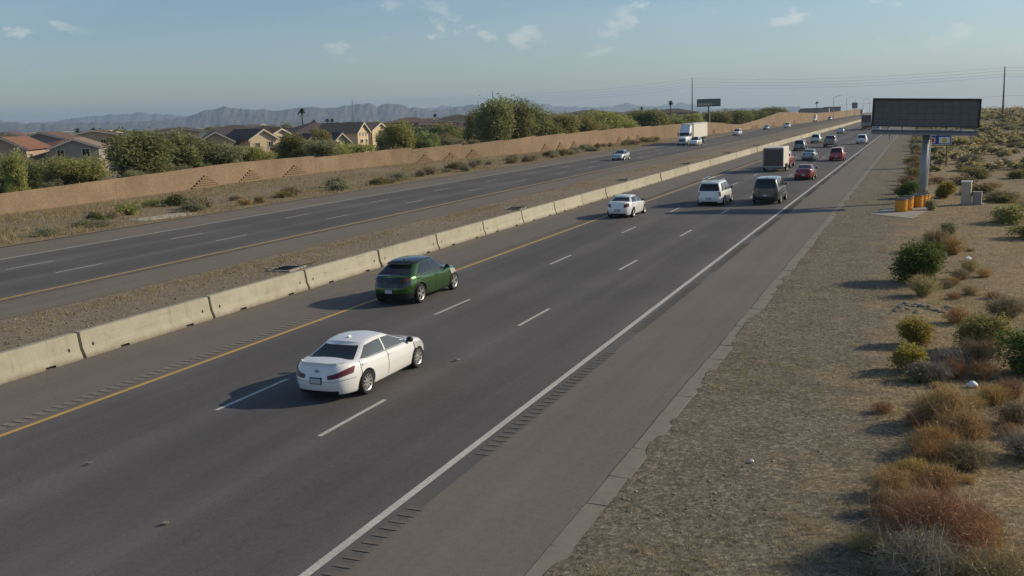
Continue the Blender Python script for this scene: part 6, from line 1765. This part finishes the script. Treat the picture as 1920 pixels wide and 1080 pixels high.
# low shrubs along the oncoming road's outer edge
EDGE = [(-53.5, 49.4, .8, .6, 4), (-57.3, 57.4, .9, .9, 3), (-59.3, 62.9, 1.1, 1.1, 2), (-57.8, 59.6, .8, .7, 6), (-56.0, 55.0, .9, .55, 4), (-53.9, 54.6, .8, .5, 4), (-61.6, 71.5, 1.5, 1.1, 3), (-63.9, 70.6, .9, .7, 2), (-57, 68.5, 1.4, 1.1, 6), (-55.6, 67.3, 1.3, 1.0, 6), (-54.6, 65.2, 1.2, .9, 4)]
r = random.Random(31)
for i in range(66):
    Y = 68 + 2.5 * i + r.uniform(-1, 1)
    if r.random() < .14: continue
    X = -53.3 - r.random() ** 1.5 * 5.0 - (0.0 if Y < 150 else (Y - 150) * .02)
    EDGE.append((X, Y, r.uniform(.7, 1.35), r.uniform(.5, 1.05), r.choice((4, 4, 6, 6, 0, 1, 5))))
for X, Y, a, h_, k in sorted(EDGE, key=lambda q: q[1]): scrub(X, Y, a, h_, k, 'on the dry verge along the oncoming road', 'shrubs along the oncoming road')
# concrete drain apron between the shrubs
P4 = [rp(-55.2, 58.4, .10), rp(-53.2, 58.0, .07), rp(-52.6, 63.2, .08), rp(-54.4, 63.4, .13)]
b = MB(); b.poly(P4)
for i in range(4): a, c = P4[i], P4[(i + 1) % 4]; b.poly([(a[0], a[1], a[2] - .3), (c[0], c[1], c[2] - .3), c, a])
tag(b.obj('drain_apron', M['barrier']), 'pale concrete drain apron among the shrubs beyond the oncoming road', 'slab')

# pale stones below the creosote bush
def stone_mesh(seed):
    bm = bmesh.new(); bmesh.ops.create_icosphere(bm, subdivisions=2, radius=1)
    rr = random.Random(seed); f = vnoise(seed, 3, 1.4)
    for v in bm.verts:
        n = v.co.copy(); v.co *= 1 + .30 * f(n.x * 1.3 + n.z, n.y * 1.3 - n.z); v.co.z *= .62
    me = bpy.data.meshes.new('stone'); bm.to_mesh(me); bm.free(); me.materials.append(M['stone']); return me
SM = [stone_mesh(40 + k) for k in range(5)]
r = random.Random(8)
for k in range(34):
    x = -.75 + 1.75 * r.random(); y = 36.6 + r.uniform(-1.1, 1.1) * (1 - abs(x) * .25)
    s = r.uniform(.06, .14)
    o = add('stone', SM[k % 5], None, rp(x, y, .045 + s * .18), r.uniform(0, 6)); o.scale = (s * 1.3, s, s * .9)
    tag(o, 'pale angular stone in the heap below the creosote bush', 'stone', 'heap of pale stones')
# litter
def bag(X, Y, s, label):
    bm = bmesh.new(); bmesh.ops.create_icosphere(bm, subdivisions=2, radius=1)
    f = vnoise(int(X * 100 + 900), 3, 2.2)
    for v in bm.verts: n = v.co.copy(); v.co *= 1 + .35 * f(n.x + n.z * .7, n.y - n.z * .6); v.co.z *= .7
    me = bpy.data.meshes.new('plastic_bag'); bm.to_mesh(me); bm.free(); me.materials.append(M['trash'])
    o = add('plastic_bag', me, None, rp(X, Y, .05 + s * .4), 1.0); o.scale = (s, s, s); tag(o, label, 'litter')
bag(1.94, 48.4, .17, 'white plastic litter right of the creosote bush')
bag(1.30, 26.7, .13, 'white plastic litter in front of the large green bush')
bag(-3.03, 19.64, .045, 'tiny bright white litter on the gravel verge')
M['scrap'] = simple('grey_scrap', (0.22, 0.21, 0.20), 0.7)
def scrap(X, Y, s, label):
    b = MB(); rr = random.Random(int(abs(X) * 100))
    for k in range(4):
        a = rr.uniform(0, 6); c = Vector((rr.uniform(-s, s), rr.uniform(-s, s) * 1.6, rr.uniform(.0, .03)))
        d = Vector((math.cos(a), math.sin(a), rr.uniform(-.1, .25))) * s; q = Vector((-math.sin(a), math.cos(a), 0)) * s * .5
        z = Vector((0, 0, .02))
        P_ = [c - d - q, c + d - q, c + d + q, c - d + q]; b.poly([p + z for p in P_]); b.poly([p for p in P_][::-1])
        for i in range(4): b.poly([P_[i], P_[(i + 1) % 4], P_[(i + 1) % 4] + z, P_[i] + z])
    o = b.obj('road_debris', M['scrap'], None, rp(X, Y, .035)); tag(o, label, 'debris')
scrap(-12.43, 25.73, .05, 'scrap of tyre or plastic on the lane right of the white sedan')
scrap(-16.21, 15.37, .035, 'small pale scrap on the asphalt at the left')
scrap(-12.42, 13.32, .04, 'small pale scrap on the asphalt near the bottom edge')
b = MB().tube([(0, 0, 0), (.02, 0, .16), (.0, .02, .3)], .008, 5)
tag(b.obj('dry_stick', M['drygrass'], None, rp(-3.35, 15.2, .02)), 'thin dry stick upright in the gravel', 'stick')

# dry grass tufts and pebbles nobody could count
def tufts(spots, seed, hmin, hmax, blades, w):
    r = np.random.default_rng(seed); V, F = [], []
    for x, y, k in spots:
        q = rp(x, y)
        for _ in range(blades):
            a = r.random() * 6.283; h_ = (hmin + (hmax - hmin) * r.random()) * k; d = h_ * (.25 + .7 * r.random())
            ox, oy = r.normal(size=2) * .05 * k
            s = w * k
            i = len(V); px_, py_ = -math.sin(a) * s, math.cos(a) * s
            V += [(q[0] + ox - px_, q[1] + oy - py_, q[2] + .01), (q[0] + ox + px_, q[1] + oy + py_, q[2] + .01), (q[0] + ox + math.cos(a) * d, q[1] + oy + math.sin(a) * d, q[2] + .03 + h_)]
            F.append((i, i + 1, i + 2))
    return np_mesh('grass', np.array(V), np.array(F), M['drygrass'])
cl1, cl2 = vnoise(51, 4, .5), vnoise(52, 4, .35)
r = np.random.default_rng(4)
sp = []
while len(sp) < 9000:
    y = 11 + 75 * r.random() ** 1.6; x = -4.9 + (8 + y * .16) * r.random()
    dens = .02 if x < -2.0 else (.35 if x < -.6 else .8)
    if cl1(x, y) + (dens - .5) * 1.1 > r.normal() * .28: sp.append((x, y, .55 + .5 * r.random()))
tag(add('grass', tufts(sp, 1, .06, .22, 11, .006)), 'sparse straw coloured grass tufts over the right roadside', kind='stuff')
sp = []
while len(sp) < 7000:
    y = 45 + 170 * r.random() ** 1.4; x = -51.8 + (wall_x(y) + 1.5 + 51.8) * r.random()
    if cl2(x, y) > r.normal() * .4 - .15: sp.append((x, y, 1.1 + .9 * r.random()))
tag(add('grass', tufts(sp, 2, .06, .24, 6, .016)), 'dry grass covering the slope below the block wall', kind='stuff')
sp = []
while len(sp) < 2600:
    y = 22 + 130 * r.random() ** 1.3; x = -31.6 + (r.normal() * .55 + .9 if r.random() < .6 else 7 * r.random())
    if -31.8 < x < -24.7 and cl1(x * 2, y * .5) > r.normal() * .3: sp.append((x, y, .8 + .5 * r.random()))
tag(add('grass', tufts(sp, 3, .03, .12, 7, .011)), 'thin dry grass on the gravel median', kind='stuff')
# pebbles
oct_v = np.array([(1, 0, 0), (-1, 0, 0), (0, 1, 0), (0, -1, 0), (0, 0, 1), (0, 0, -1)], float)
oct_f = np.array([(0, 2, 4), (2, 1, 4), (1, 3, 4), (3, 0, 4), (2, 0, 5), (1, 2, 5), (3, 1, 5), (0, 3, 5)])
def pebbles(n, fx, label, smin, smax, seed, mat):
    r = np.random.default_rng(seed); V, F = [], []
    for i in range(n):
        x, y = fx(r); q = rp(x, y, .035); s = smin + (smax - smin) * r.random() ** 3; a = r.random() * 6.28
        sc = s * (0.6 + .7 * r.random(3)) * [1, 1, .6]
        v = oct_v * sc * (1 + .25 * r.normal(size=(6, 1))); c, sn = math.cos(a), math.sin(a)
        v = np.stack([v[:, 0] * c - v[:, 1] * sn + q[0], v[:, 0] * sn + v[:, 1] * c + q[1], v[:, 2] + q[2]], 1)
        F.append(oct_f + len(V) * 6); V.append(v)
    tag(add('pebbles', np_mesh('pebbles', np.concatenate(V), np.concatenate(F), mat)), label, kind='stuff')
M['pebble'] = simple('pebble_stone', (0.26, 0.225, 0.165), 0.9, 0, .15, .5, 3)
pebbles(6000, lambda r: (-5.0 + (4.5 + r.random() * 4) * r.random(), 11 + 45 * r.random() ** 1.8), 'loose pebbles strewn over the gravel verge', .008, .045, 5, M['pebble'])
pebbles(4000, lambda r: (-31.6 + 7 * r.random(), 22 + 60 * r.random() ** 1.5), 'loose pebbles on the median gravel', .015, .06, 6, M['pebble'])

# ------------------------------------------------------------------ desert haze
hz = MB().box(-16800, 16800, -200, 16800, -178, 270)
hm = bpy.data.materials.new('haze'); hm.use_nodes = True
hn = hm.node_tree.nodes; hn.clear()
ho = hn.new("ShaderNodeOutputMaterial"); hv = hn.new("ShaderNodeVolumePrincipled")
hv.inputs['Color'].default_value = (0.58, 0.77, 1.0, 1); hv.inputs['Density'].default_value = 0.000085; hv.inputs['Anisotropy'].default_value = 0.25
hm.node_tree.links.new(hv.outputs[0], ho.inputs['Volume'])
o = hz.obj('haze', hm); tag(o, 'thin dusty haze over the plain', kind='stuff')
